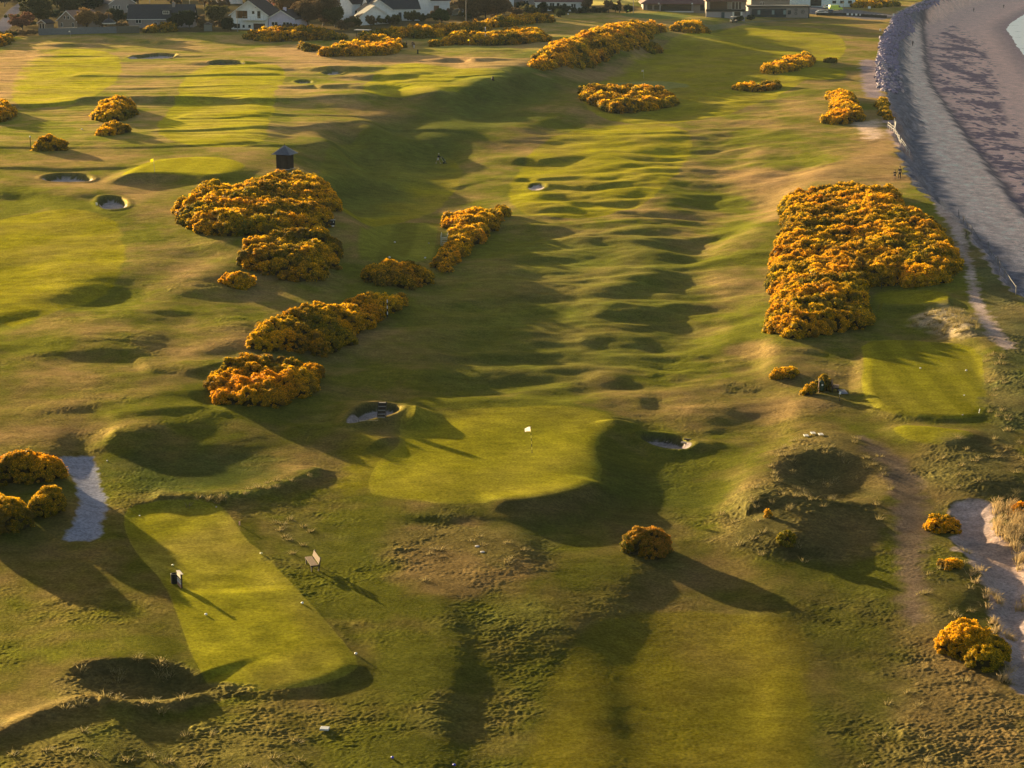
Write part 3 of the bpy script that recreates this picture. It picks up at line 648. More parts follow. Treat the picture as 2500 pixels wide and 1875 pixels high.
FLOW = np.array([.95, .50, .010]); GOG = np.array([.115, .110, .008]); DEADG = np.array([.10, .065, .03])
def gorse(pts, hmax, label, group='flowering gorse thickets on the links', flower=.62, name='gorse_thicket', q=None, dead=False, fl_col=None, cat='gorse', circ=None):
    """pts: silhouette in the photograph; its upper edge is the tops of the rear bushes"""
    n = len(pts); area = sum(pts[i][0]*pts[(i+1)%n][1]-pts[(i+1)%n][0]*pts[i][1] for i in range(n)); sg = 1 if area > 0 else -1
    base = []
    for i in range(n):
        a = pts[i-1]; b = pts[(i+1) % n]; tx, ty = b[0]-a[0], b[1]-a[1]; l = math.hypot(tx, ty) or 1
        ny = -tx/l*sg                                     # outward normal, y down
        k = min(max((.25-ny)/1.1, 0), 1)
        x, y, z = hit(pts[i][0], pts[i][1], lift=hmax*k*.85); base.append((x, y))
    if circ:
        cx0, cy0, _ = hit(circ[0], circ[1]); base = [(cx0+circ[2]*math.cos(k*.5236), cy0+circ[2]*math.sin(k*.5236)) for k in range(12)]
    P = smooth_poly(base, 1); Pa = np.array(P)
    x0, y0 = Pa.min(0); x1, y1 = Pa.max(0); D = .5*(y0+y1)
    q = q or min(max(D/520, .26), 1.25)
    rr = np.random.default_rng(int(abs(x0*13+y0*7))+3)
    # mounds make the cauliflower outline
    msp = (1.05 if D < 200 else 1.25) if D < 420 else 2.0
    gx, gy = np.meshgrid(np.arange(x0, x1+msp, msp), np.arange(y0, y1+msp, msp))
    mx = (gx+rr.uniform(-.5, .5, gx.shape)*msp).ravel(); my = (gy+rr.uniform(-.5, .5, gx.shape)*msp).ravel()
    s = sd_poly(mx.astype(np.float32), my.astype(np.float32), P)
    ext = min(x1-x0, y1-y0); small = max(x1-x0, y1-y0) < 7.5 and max(x1-x0, y1-y0)/ext < 1.8
    k = s < (-.10*ext if small else -.25*min(1, hmax*.6)); mx, my, s = mx[k], my[k], s[k]
    if small or len(mx) == 0: mx, my, s = np.r_[mx, Pa[:, 0].mean()], np.r_[my, Pa[:, 1].mean()], np.r_[s, -ext*.4]
    edge = np.clip(-s/(hmax*1.1), 0, 1)**.55
    mh = hmax*(.45+.5*edge)*(.66+.50*rr.random(len(mx))+.30*perlin(mx/5, my/6, 81)); mr = msp*(.48+.46*rr.random(len(mx)))
    if small:
        e0 = np.clip(-s/max(ext*.45, .1), 0, 1); mh = hmax*(.48+.52*np.sqrt(e0))*(.88+.18*rr.random(len(mx))); mr = np.minimum(mr, ext*.35)*.8+.22*ext*.5
        mr[-1] = min(ext*.33, 1.5); mh[-1] = hmax
    mh = np.maximum(mh, .35*hmax)
    # clumps over every mound: on its dome and down its flanks
    Pc, Rc, Mc = [], [], []
    tone = .5+1.1*perlin(mx/6, my/8, 82)+.5*rr.normal(size=len(mx))*.5
    for i in range(len(mx)):
        r_ = mr[i]; top = mh[i]; rz = min(r_*.95, top*.8)
        nd_ = int(max(5, 2.1*(r_/q)**2*3.2))
        d = rr.normal(size=(nd_, 3)); d /= np.linalg.norm(d, axis=1)[:, None]; d[:, 2] = np.abs(d[:, 2])
        pc = np.stack([mx[i]+d[:, 0]*r_, my[i]+d[:, 1]*r_, top-rz+d[:, 2]*rz], 1)
        Pc.append(pc); Mc.append(np.full(nd_, tone[i])+.35*(d[:, 2]-.4))  # more flowers towards the top, also colouring in the lit tops
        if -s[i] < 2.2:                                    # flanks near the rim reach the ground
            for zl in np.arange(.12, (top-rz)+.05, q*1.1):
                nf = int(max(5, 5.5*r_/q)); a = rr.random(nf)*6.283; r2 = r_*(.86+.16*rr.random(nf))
                Pc.append(np.stack([mx[i]+np.cos(a)*r2, my[i]+np.sin(a)*r2, np.full(nf, zl)+rr.normal(size=nf)*.08], 1)); Mc.append(np.full(nf, tone[i]-.18))  # fewer flowers on the flanks, also colouring in their shade
    Pc = np.concatenate(Pc); Mc = np.concatenate(Mc)
    # drop those buried deep inside a neighbouring mound
    keep = np.ones(len(Pc), bool)
    for i in range(len(mx)):
        dx = Pc[:, 0]-mx[i]; dy = Pc[:, 1]-my[i]; r_ = mr[i]*.80
        near_ = (dx*dx+dy*dy) < r_*r_
        rz = min(mr[i]*.95, mh[i]*.8)
        surf = mh[i]-rz+rz*np.sqrt(np.clip(1-(dx*dx+dy*dy)/(mr[i]**2), 0, 1))
        keep &= ~(near_ & (Pc[:, 2] < surf-.30*rz-.05))
    Pc = Pc[keep]; Mc = Mc[keep]
    g = gz_arr(Pc[:, 0], Pc[:, 1]); Pc[:, 2] += g
    Rc = q*(.40+.60*rr.random(len(Pc))**1.5+.35*(rr.random(len(Pc)) > .93))
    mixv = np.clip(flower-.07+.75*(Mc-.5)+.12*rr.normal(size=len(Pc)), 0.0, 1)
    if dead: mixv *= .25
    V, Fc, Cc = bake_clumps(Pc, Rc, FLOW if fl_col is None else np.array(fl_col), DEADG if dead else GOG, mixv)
    bm_ = sstep(.30, .62, perlin(V[:, 0]/1.9, V[:, 1]/2.3+V[:, 2]*.4, 83)+.12*perlin(V[:, 0]/.5, V[:, 1]/.5, 84))[:, None]*.7
    Cc = Cc*(1-bm_)+(np.array([.13, .10, .022])*(.7+.6*rr.random((len(V)//3, 1)).repeat(3, 0)))*bm_
    Cc[:, 1] *= 1+.22*perlin(V[:, 0]/5, V[:, 1]/6, 85)
    # inner mass, dark wood and shade, so that no gap shows through
    cx, cy = float(Pa[:, 0].mean()), float(Pa[:, 1].mean()); cz = gz(cx, cy)
    root = empty(name, (cx, cy, cz))
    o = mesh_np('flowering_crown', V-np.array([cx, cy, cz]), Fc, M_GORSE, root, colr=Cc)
    T = np.array(IV); 
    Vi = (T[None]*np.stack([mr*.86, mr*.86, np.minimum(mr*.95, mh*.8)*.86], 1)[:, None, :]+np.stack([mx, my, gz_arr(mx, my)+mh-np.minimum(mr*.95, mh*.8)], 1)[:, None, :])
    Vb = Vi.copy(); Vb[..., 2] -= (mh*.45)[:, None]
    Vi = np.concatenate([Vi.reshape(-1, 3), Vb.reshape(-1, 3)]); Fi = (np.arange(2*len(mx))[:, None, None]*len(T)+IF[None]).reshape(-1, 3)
    if len(mx) < 60:                                   # woody stems from the middle of the bush to every mound
        c0 = np.array([cx_ := Pa[:, 0].mean(), cy_ := Pa[:, 1].mean(), gz(float(cx_), float(cy_))+.25]); nS = len(Vi); sv_, sf_ = [], []
        for i in range(len(mx)):
            e = np.array([mx[i], my[i], gz(float(mx[i]), float(my[i]))+mh[i]*.5]); b0 = nS+len(sv_)
            for pt in (c0, e): sv_ += [pt+np.array(o3) for o3 in ((-.05,0,-.04), (.05,0,-.04), (0,0,.06))]
            sf_ += [(b0,b0+1,b0+4),(b0,b0+4,b0+3),(b0+1,b0+2,b0+5),(b0+1,b0+5,b0+4),(b0+2,b0,b0+3),(b0+2,b0+3,b0+5)]
        Vi = np.concatenate([Vi, np.array(sv_)]); Fi = np.concatenate([Fi, np.array(sf_)])
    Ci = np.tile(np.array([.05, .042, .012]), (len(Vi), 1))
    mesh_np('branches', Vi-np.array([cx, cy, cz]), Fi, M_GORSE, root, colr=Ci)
    tag(root, label, cat, group)
    GORSE_N.append(len(Fc))
    return root
GORSE_N = []
G = gorse
G([(433,502),(445,480),(480,465),(490,448),(530,445),(580,452),(585,434),(640,428),(670,417),(720,417),(770,430),(805,452),(810,465),(822,490),(824,512),(800,520),(798,540),(798,556),(700,572),(640,577),(540,577),(480,570),(445,548),(438,530)], 2.0, 'large yellow gorse thicket just below the dark slate roofed hut', flower=.6)
G([(600,588),(625,572),(690,560),(760,552),(790,552),(820,580),(822,640),(808,680),(760,688),(700,685),(640,672),(600,655),(568,640),(568,622),(600,608)], 2.0, 'broad yellow gorse thicket right below the largest one under the hut', flower=.62)
G([(525,690),(545,668),(570,662),(615,668),(645,690),(640,702),(600,707),(555,703)], 1.3, 'small low yellow gorse bush at the left foot of the hut thickets', flower=.66)
G([(597,840),(600,825),(630,790),(655,765),(720,750),(750,742),(795,742),(850,720),(900,715),(975,705),(1003,720),(995,742),(970,762),(940,775),(930,790),(875,812),(865,830),(845,857),(800,870),(740,864),(650,860),(605,855)], 1.9, 'long diagonal gorse thicket with a black and white marker post at its right edge', flower=.68)
G([(513,940),(530,890),(580,865),(620,860),(690,867),(770,885),(788,905),(770,940),(755,962),(720,980),(660,998),(600,992),(540,988),(535,965)], 1.45, 'rounded orange gorse thicket standing above the main green on its left', flower=.60, fl_col=(.92,.44,.010))
G([(866,685),(890,658),(905,642),(945,642),(985,634),(1020,637),(1050,652),(1067,672),(1068,688),(1030,700),(1010,708),(940,698),(880,692)], 1.6, 'greenish yellow gorse thicket at the near end of the shaded tee', flower=.48)
G([(1085,550),(1085,525),(1105,515),(1140,515),(1150,505),(1175,500),(1190,512),(1210,500),(1235,500),(1250,515),(1245,525),(1218,538),(1210,558),(1190,573),(1170,593),(1130,622),(1120,642),(1100,662),(1068,665),(1055,655),(1065,622),(1078,602),(1098,588),(1110,575),(1098,562)], 1.7, 'narrow orange gorse hedge running away beside the wooden ladder', flower=.72)
G([(1418,220),(1440,209),(1500,211),(1540,209),(1600,215),(1650,225),(1658,240),(1640,260),(1590,270),(1530,278),(1480,278),(1460,262),(1430,248)], 2.0, 'wedge shaped gorse thicket in front of the shaded far green', flower=.66)
G([(1305,160),(1320,125),(1345,108),(1400,88),(1480,63),(1560,56),(1620,60),(1628,74),(1580,95),(1530,122),(1450,152),(1400,166),(1350,171),(1315,167)], 2.2, 'very long bright gorse thicket on the crest in front of the clubhouse', flower=.78)
G([(1640,66),(1660,53),(1700,52),(1725,70),(1715,80),(1690,82),(1650,76)], 1.8, 'gorse clump on the bank below the clubhouse, right of the long thicket', flower=.68)
G([(1560,124),(1580,105),(1612,104),(1617,120),(1600,130),(1570,130)], 1.8, 'small dull gorse bush on the shaded bank under the long crest thicket', flower=.4)
G([(1045,106),(1080,91),(1150,82),(1200,80),(1250,72),(1310,72),(1338,86),(1335,102),(1270,109),(1200,111),(1100,111),(1060,109)], 2.0, 'gorse thicket behind the far green with the striped marker pole', flower=.60)
G([(780,134),(800,112),(860,103),(920,104),(970,107),(975,125),(950,135),(850,139),(800,137)], 2.0, 'bright gorse thicket left of the far group of golfers', flower=.70)
G([(850,103),(870,90),(930,86),(970,95),(985,112),(975,120),(900,110)], 1.8, 'darker gorse bush just behind the bright thicket by the golfers', flower=.45)
G([(585,92),(620,74),(700,66),(780,64),(820,78),(850,92),(820,98),(700,101),(620,99)], 2.1, 'gorse thicket in front of the white gabled house', flower=.45)
G([(840,92),(900,76),(1000,66),(1100,62),(1200,48),(1300,34),(1345,38),(1365,48),(1340,56),(1250,62),(1150,76),(1060,92),(960,96),(880,95)], 2.0, 'long dull gorse belt below the white houses', flower=.42)
G([(715,112),(730,107),(770,109),(778,124),(745,127),(720,118)], 1.4, 'small dark green gorse bush left of the bright thicket by the golfers', flower=.12)
G([(228,285),(235,262),(255,242),(290,236),(325,250),(332,272),(320,291),(280,298),(240,296)], 2.0, 'upright gorse thicket on the sunlit upper fairway, behind its smaller neighbour', flower=.66)
G([(228,328),(240,308),(270,299),(310,303),(322,320),(290,330),(240,332)], 1.5, 'low rounded gorse bush in front of the upright one on the upper fairway', flower=.66)
G([(75,362),(80,342),(120,333),(180,343),(198,361),(150,368),(90,368)], 1.7, 'low dark gorse bush beside the white topped post', flower=.38)
G([(-45,290),(-40,242),(10,242),(33,262),(30,285),(10,300),(-30,302)], 2.0, 'gorse thicket cut by the left picture edge on the upper fairway', flower=.6)
G([(-45,112),(-30,84),(12,82),(26,95),(18,112),(-20,116)], 2.0, 'gorse bush at the left picture edge under the garden hedge', flower=.6)
G([(1862,178),(1875,152),(1930,136),(1980,131),(1995,145),(1975,160),(1930,175),(1880,182)], 1.9, 'gorse thicket on the far right fairway behind the shaded tee strip', flower=.7)
G([(1797,218),(1820,201),(1880,198),(1908,208),(1890,220),(1820,223)], 1.3, 'low dark gorse patch left of the hourglass shaped one', flower=.42)
G([(2020,238),(2030,221),(2060,218),(2088,235),(2086,260),(2108,285),(2090,300),(2050,306),(2012,302),(2022,280),(2038,265),(2036,250)], 1.7, 'hourglass shaped gorse thicket near the top of the dune edge', flower=.76)
G([(1908,490),(1935,464),(2000,457),(2040,447),(2075,441),(2120,450),(2180,457),(2197,475),(2205,503),(2270,516),(2292,545),(2320,600),(2350,655),(2332,668),(2300,690),(2322,700),(2200,701),(2118,701),(2118,740),(2125,760),(2115,800),(2060,812),(2000,820),(1960,832),(1925,828),(1882,812),(1878,800),(1890,760),(1900,720),(1877,700),(1872,680),(1895,640),(1890,620),(1910,580),(1920,540),(1908,512)], 1.9, 'the biggest gorse thicket, filling the right side beside the dune path', flower=.62)
G([(1875,922),(1880,902),(1920,890),(1965,900),(1960,912),(1920,928),(1890,927)], 1.0, 'small gorse bush alone in the rough left of the litter bin by the tee', flower=.6)
G([(1990,945),(1993,925),(2020,923),(2035,935),(2033,953),(2005,960)], 1.25, 'small gorse bush between the litter bin and the bench of the right tee', flower=.6)
G([(1961,962),(1968,945),(1985,938),(1998,950),(1992,963),(1975,968)], .9, 'tiny gorse bush left of the litter bin of the right tee', flower=.6)
G([(1526,1345),(1540,1312),(1570,1297),(1600,1293),(1635,1305),(1660,1340),(1650,1365),(1620,1378),(1570,1373),(1535,1362)], 1.65, 'round solitary gorse bush on the grass below the main green', flower=.46, fl_col=(.62,.27,.03), name='gorse_bush', group='single gorse bushes', circ=(1592,1350,1.75))
G([(-60,1150),(-20,1110),(50,1096),(100,1093),(140,1110),(146,1150),(130,1180),(60,1190),(0,1185),(-50,1185)], 1.9, 'tall gorse bush at the left picture edge beside the grey path', flower=.55)
G([(60,1225),(75,1192),(110,1188),(150,1195),(190,1205),(190,1235),(160,1260),(110,1262),(70,1252)], 1.5, 'gorse bush touching the bend of the grey path', flower=.55)
G([(-60,1230),(-30,1195),(30,1205),(60,1235),(82,1285),(50,1308),(-30,1310),(-60,1300)], 1.7, 'lowest gorse bush of the three beside the grey path', flower=.55)
G([(2256,1288),(2268,1272),(2330,1268),(2342,1285),(2330,1302),(2270,1304)], .9, 'small bright gorse bush beside the sandy hollow', flower=.85, name='gorse_bush', group='single gorse bushes', circ=(2300,1291,.95))
G([(2268,1560),(2290,1522),(2340,1506),(2400,1512),(2440,1570),(2460,1612),(2440,1640),(2350,1625),(2290,1585)], 1.5, 'large half flowering gorse bush at the lower right beside the sand', flower=.50, name='gorse_bush', group='single gorse bushes')
G([(1885,1325),(1905,1312),(1925,1300),(1950,1298),(1950,1310),(1920,1325),(1895,1335)], .6, 'low sprawling gorse on the rough dune below the hollow', flower=.5, name='gorse_bush', group='single gorse bushes')
G([(1862,1255),(1875,1247),(1890,1252),(1885,1265),(1868,1267)], .45, 'tiny gorse bush on the rough dune beside the small pit', flower=.7, name='gorse_bush', group='single gorse bushes')
G([(2310,1378),(2325,1366),(2345,1366),(2345,1378),(2325,1384)], .5, 'small gorse sprig left of the sandy hollow, below the bright bush', flower=.8, name='gorse_bush', group='single gorse bushes')
G([(2476,1245),(2490,1230),(2530,1228),(2530,1255),(2490,1255)], .9, 'gorse bush cut by the right picture edge above the dune grass', flower=.8, name='gorse_bush', group='single gorse bushes')
G([(2010,153),(2018,143),(2032,144),(2036,153),(2022,156)], 1.0, 'little dark green bush right of the far right gorse', flower=.08, name='gorse_bush', group='single gorse bushes')
G([(2148,240),(2158,236),(2160,262),(2170,285),(2180,290),(2172,296),(2155,285),(2147,262)], .8, 'narrow dull gorse on the dune edge above the beach fence', flower=.3)
G([(340,80),(355,66),(400,60),(440,62),(445,76),(400,80)], 1.8, 'gorse bush under the dormer house', flower=.45)
G([(2060,14),(2100,4),(2160,2),(2200,8),(2180,16),(2110,20)], 1.4, 'dull gorse patch beyond the far car park', flower=.35)
print('gorse tris', sum(GORSE_N))
# ------------------------------------------------------------------ small mesh toolkit
_MATS = {}
def mat(name, c, rough=.8, metal=0.0, noise=.15, scale=3.0, spec=.3, bump=0.0, emit=None):
    if name in _MATS: return _MATS[name]
    m = bpy.data.materials.new(name); m.use_nodes = True; nt = m.node_tree; L = nt.links.new
    b = nt.nodes['Principled BSDF']; b.inputs['Roughness'].default_value = rough; b.inputs['Metallic'].default_value = metal
    b.inputs['Specular IOR Level'].default_value = spec
    tc = nd(nt, 'ShaderNodeTexCoord'); n = nd(nt, 'ShaderNodeTexNoise', i_Scale=scale, i_Detail=5.0, i_Roughness=.65); L(tc.outputs['Object'], n.inputs['Vector'])
    r = nd(nt, 'ShaderNodeValToRGB'); L(n.outputs[0], r.inputs[0])
    r.color_ramp.elements[0].position = .3; r.color_ramp.elements[1].position = .7
    r.color_ramp.elements[0].color = tuple(v*(1-noise) for v in c)+(1,); r.color_ramp.elements[1].color = tuple(min(v*(1+noise), 1) for v in c)+(1,)
    L(r.outputs[0], b.inputs['Base Color'])
    if bump:
        bp = nd(nt, 'ShaderNodeBump', i_Distance=.03, i_Strength=bump); L(n.outputs[0], bp.inputs['Height']); L(bp.outputs[0], b.inputs['Normal'])
    _MATS[name] = m; return m
class MB:
    def __init__(s): s.v = []; s.f = []
    def add(s, V, F_):
        k = len(s.v); s.v += [tuple(p) for p in V]; s.f += [tuple(i+k for i in f) for f in F_]; return s
    def box(s, c, d, rz=0, rx=0, ry=0):
        hx, hy, hz = d[0]/2, d[1]/2, d[2]/2; R = rot(rx, ry, rz)
        V = [R @ Vector((sx*hx, sy*hy, sz*hz)) + Vector(c) for sx in (-1, 1) for sy in (-1, 1) for sz in (-1, 1)]
        return s.add(V, [(0,1,3,2),(4,6,7,5),(0,4,5,1),(2,3,7,6),(0,2,6,4),(1,5,7,3)])
    def bar(s, a, b, w, h=None, up=(0, 0, 1)):
        a, b = Vector(a), Vector(b); h = h or w; t = (b-a).normalized(); u = Vector(up)
        if abs(t.dot(u)) > .98: u = Vector((1, 0, 0))
        x = t.cross(u).normalized()*w/2; y = x.cross(t).normalized()*h/2
        V = [p+sx*x+sy*y for p in (a, b) for sx, sy in ((-1,-1),(1,-1),(1,1),(-1,1))]
        return s.add(V, [(3,2,1,0),(4,5,6,7),(0,1,5,4),(1,2,6,5),(2,3,7,6),(3,0,4,7)])
    def tube(s, pts, rad, n=8, cap=True):
        pts = [Vector(p) for p in pts]; rad = rad if hasattr(rad, '__len__') else [rad]*len(pts); V = []; F_ = []
        for i, p in enumerate(pts):
            t = (pts[min(i+1, len(pts)-1)]-pts[max(i-1, 0)]).normalized(); u = Vector((0, 0, 1)) if abs(t.z) < .9 else Vector((1, 0, 0))
            x = t.cross(u).normalized(); y = x.cross(t)
            V += [p+(x*math.cos(k*2*math.pi/n)+y*math.sin(k*2*math.pi/n))*rad[i] for k in range(n)]
        for i in range(len(pts)-1):
            for k in range(n): F_.append((i*n+k, i*n+(k+1) % n, (i+1)*n+(k+1) % n, (i+1)*n+k))
        if cap: F_ += [tuple(range(n))[::-1], tuple((len(pts)-1)*n+k for k in range(n))]
        return s.add(V, F_)
    def lathe(s, prof, c=(0, 0, 0), n=16, sq=(1, 1)):
        V = []; F_ = []; m = len(prof)
        for r, z in prof: V += [(c[0]+r*sq[0]*math.cos(k*2*math.pi/n), c[1]+r*sq[1]*math.sin(k*2*math.pi/n), c[2]+z) for k in range(n)]
        for i in range(m-1):
            for k in range(n): F_.append((i*n+k, i*n+(k+1) % n, (i+1)*n+(k+1) % n, (i+1)*n+k))
        F_ += [tuple(range(n))[::-1], tuple((m-1)*n+k for k in range(n))]
        return s.add(V, F_)
    def ball(s, c, r, n=12, sc=(1, 1, 1)):
        prof = [(max(r*math.sin(math.pi*i/8), 1e-4), -r*math.cos(math.pi*i/8)) for i in range(9)]
        k = len(s.v); s.lathe(prof, (0, 0, 0), n)
        for i in range(k, len(s.v)): x, y, z = s.v[i]; s.v[i] = (c[0]+x*sc[0], c[1]+y*sc[1], c[2]+z*sc[2])
        return s
    def prism(s, P, y0, y1):
        n = len(P); V = [(x, y0, z) for x, z in P]+[(x, y1, z) for x, z in P]
        return s.add(V, [tuple(range(n)), tuple(range(n, 2*n))[::-1]]+[(i, i+n, (i+1) % n+n, (i+1) % n) for i in range(n)])
    def build(s, name, m, parent=None, smooth=False, bevel=0):
        me = bpy.data.meshes.new(name); me.from_pydata(s.v, [], s.f); me.materials.append(m); me.update()
        import bmesh
        bm = bmesh.new(); bm.from_mesh(me); bmesh.ops.recalc_face_normals(bm, faces=bm.faces); bm.to_mesh(me); bm.free()
        if smooth:
            me.polygons.foreach_set('use_smooth', np.ones(len(me.polygons), bool))
        o = bpy.data.objects.new(name, me); col.objects.link(o)
        if parent: o.parent = parent
        if bevel:
            b = o.modifiers.new('bevel', 'BEVEL'); b.width = bevel; b.segments = 2; b.limit_method = 'ANGLE'
        return o
from mathutils import Matrix
def rot(rx=0, ry=0, rz=0): return Matrix.Rotation(rz, 3, 'Z') @ Matrix.Rotation(ry, 3, 'Y') @ Matrix.Rotation(rx, 3, 'X')
def thing(name, px, py, label, cat, rz=0, group=None, dz=0.0, loc=None, tilt=None):
    x, y, z = loc or hit(px, py); o = empty(name, (x, y, z+dz), rz)
    return tag(o, label, cat, group)
def copy_tree(o, parent=None):
    c = o.copy(); col.objects.link(c); c.parent = parent
    for ch in list(o.children): copy_tree(ch, c)
    return c
R_D = math.radians
WOOD = mat('weathered_wood', (.19,.12,.08), .85, noise=.3, scale=8); DWOOD = mat('dark_wood', (.035,.028,.024), .8, noise=.3, scale=6)
WHITE = mat('white_paint', (.80,.80,.78), .5, noise=.04); BLACK = mat('black_paint', (.02,.02,.022), .6); STEEL = mat('galvanised_steel', (.45,.46,.46), .4, .8)
GLASS = mat('window_glass', (.03,.035,.045), .12, noise=.1, spec=.6); TRIM = mat('white_trim', (.78,.78,.78), .6, noise=.05)

# sea
import bmesh
def flat(name, P, z, m, parent=None, thick=0):
    bm = bmesh.new(); vs = [bm.verts.new((x, y, z)) for x, y in P]; f = bm.faces.new(vs); bmesh.ops.triangulate(bm, faces=[f]); 
    me = bpy.data.meshes.new(name); bm.to_mesh(me); bm.free(); me.materials.append(m); o = bpy.data.objects.new(name, me); col.objects.link(o); return o
def sea_mat():
    m = bpy.data.materials.new('sea_foam'); m.use_nodes = True; nt = m.node_tree; L = nt.links.new; b = nt.nodes['Principled BSDF']
    tc = nd(nt, 'ShaderNodeTexCoord'); n = nd(nt, 'ShaderNodeTexNoise', i_Scale=.16, i_Detail=9.0, i_Roughness=.72, i_Distortion=1.2); L(tc.outputs['Object'], n.inputs['Vector'])
    r = nd(nt, 'ShaderNodeValToRGB'); L(n.outputs[0], r.inputs[0]); e = r.color_ramp.elements
    e[0].position = .36; e[0].color = (.30, .34, .35, 1); e[1].position = .43; e[1].color = (.95, .96, .95, 1)
    L(r.outputs[0], b.inputs['Base Color']); b.inputs['Roughness'].default_value = .35
    bp = nd(nt, 'ShaderNodeBump', i_Distance=.3, i_Strength=.6); L(n.outputs[0], bp.inputs['Height']); L(bp.outputs[0], b.inputs['Normal']); return m
tag(flat('sea', wp, -4.42, sea_mat()), kind='structure')

# ------------------------------------------------------------------ hut on the crest
t = thing('shelter_hut', 696, 412, 'dark wooden shelter hut with pyramid slate roof above the gorse', 'hut', R_D(-17.5))
SL = mat('blue_slate', (.10,.12,.18), .45, noise=.25, scale=6, spec=.5)
h = MB(); h.box((0,0,1.12), (1.95,1.95,2.24)); w_ = h.build('wall', DWOOD, t)
h = MB()
for k in range(-4, 5):
    for s_ in (-1, 1): h.box((k*.215, s_*.985, 1.12), (.02,.03,2.2)); h.box((s_*.985, k*.215, 1.12), (.03,.02,2.2))
h.build('wall_batten', DWOOD, w_)
R0 = 1.52; n_ = 9; h = MB(); V = []; F_ = []
for k in range(n_):                                    # courses of slate, each standing a little proud of the next
    a0 = R0*(1-k/n_); a1 = R0*(1-(k+1)/n_)+.05; z0 = 2.2+1.28*k/n_+.03; z1 = 2.2+1.28*(k+1)/n_+.0
    a1 = max(a1, .03); h.add([(-a0,-a0,z0),(a0,-a0,z0),(a0,a0,z0),(-a0,a0,z0),(-a1,-a1,z1),(a1,-a1,z1),(a1,a1,z1),(-a1,a1,z1)], [(0,1,5,4),(1,2,6,5),(2,3,7,6),(3,0,4,7),(3,2,1,0),(4,5,6,7)])
h.build('roof', SL, t)
MB().tube([(0,0,3.40),(0,0,3.75)], [.05,.02], 8).build('finial', DWOOD, t)
MB().box((0,0,.03), (2.3,2.3,.10)).build('plinth', mat('pale_stone', (.42,.38,.34)), t)
MB().box((.2,-.99,1.05), (.75,.06,1.9)).build('door', mat('hut_door', (.045,.036,.03), .8), t)

# ------------------------------------------------------------------ flagsticks
def flagstick(px, py, hgt, label, fcol, side=-1, fs=.50, bands=True, lean=-.12, name='flagstick'):
    t = thing(name, px, py, label, 'flag', group='flagsticks on the greens')
    P0 = Vector((0,0,0)); P1 = Vector((lean*hgt*.5, 0, hgt))
    rr_ = .021 if hgt < 3 else .03
    MB().tube([P0, P1], rr_, 8).build('pole', BLACK if bands else mat('pale_pole', (.6,.58,.5), .5), t)
    if bands:
        for k in range(1, 9, 2): MB().tube([P0.lerp(P1, k/9), P0.lerp(P1, (k+1)/9)], rr_*1.15, 8).build('pole_band', mat('yellow_paint', (.75,.65,.12), .5), t)
    m = MB(); nx, nz = 10, 6; V = []; F_ = []                  # waving cloth, hung from the top of the stick
    for s_ in (0, 1):
        for i in range(nx+1):
            for j in range(nz+1):
                u, v = i/nx, j/nz; droop = .35*u*u
                top = P1.z-.02 - droop*fs; hh = fs*.78*(1-.45*u)
                V.append((P1.x+side*u*fs*.95*(1-.1*v), .05*math.sin(u*7+v*2)*u + s_*.006, top-hh*v-.10*u*fs*v))
    q = (nx+1)*(nz+1)
    for i in range(nx):
        for j in range(nz):
            a = i*(nz+1)+j; F_.append((a, a+1, a+nz+2, a+nz+1)); F_.append((a+q+nz+1, a+q+nz+2, a+q+1, a+q))
    m.add(V, F_).build('flag', fcol, t, smooth=True)
    MB().lathe([(.054,-.05),(.054,.012),(.045,.012),(.045,-.05)], n=16).build('cup', BLACK, t)
    return t
def cloth(name, c):
    m = mat(name, c, .7, noise=.03); nt = m.node_tree; L = nt.links.new; b = nt.nodes['Principled BSDF']; tr = nd(nt, 'ShaderNodeBsdfTranslucent'); tr.inputs[0].default_value = c+(1,)
    mx = nd(nt, 'ShaderNodeMixShader'); mx.inputs[0].default_value = .5; L(b.outputs[0], mx.inputs[1]); L(tr.outputs[0], mx.inputs[2]); L(mx.outputs[0], nt.nodes['Material Output'].inputs[0]); return m
WF = cloth('white_flag', (.92,.90,.88)); YF = cloth('yellow_flag', (.85,.78,.05))
flagstick(1299, 1105, 2.15, 'white flag on a striped stick in the near main green', WF)
flagstick(1572, 192, 2.1, 'white flag on the shaded far green beyond the wedge of gorse', WF, bands=False)
flagstick(378, 421, 2.0, 'yellow flag on the sunlit raised green left of the hut', YF, fs=.55, bands=False)
flagstick(173, 92, 1.9, 'small white flag in front of the long garden wall', WF, bands=False)
flagstick(1147, 113, 1.8, 'small pale flag on the distant green under the gorse belt', YF, bands=False)
flagstick(1536, 36, 1.6, 'yellow green flag left of the clubhouse', mat('lime_flag', (.55,.80,.10), .7), bands=False)

def marker_pole(px, py, hgt, label, top=None, r=.05, name='marker_pole'):
    t = thing(name, px, py, label, 'marker post', group='black and white marker posts')
    for k in range(6): MB().tube([(0,0,hgt*k/6),(0,0,hgt*(k+1)/6)], r, 10).build('white_band' if k % 2 else 'dark_band', WHITE if k % 2 else BLACK, t)
    if top: MB().ball((0,0,hgt+.12), .14).build('top_ball', WHITE, t, True)
marker_pole(946, 775, 1.9, 'striped marker post against the long diagonal gorse thicket')
marker_pole(1185, 108, 4.2, 'tall striped marker pole with white top behind the far green gorse', top=1, r=.10)
marker_pole(1905, 696, 1.6, 'striped marker post at the left edge of the biggest gorse thicket')
t = thing('aiming_post', 75, 362, 'dark post with a white ball top beside the low dark gorse', 'post')
MB().tube([(0,0,0),(0,0,1.75)], .05, 10).build('post', BLACK, t); MB().ball((0,0,1.83), .14).build('top_ball', WHITE, t, True)

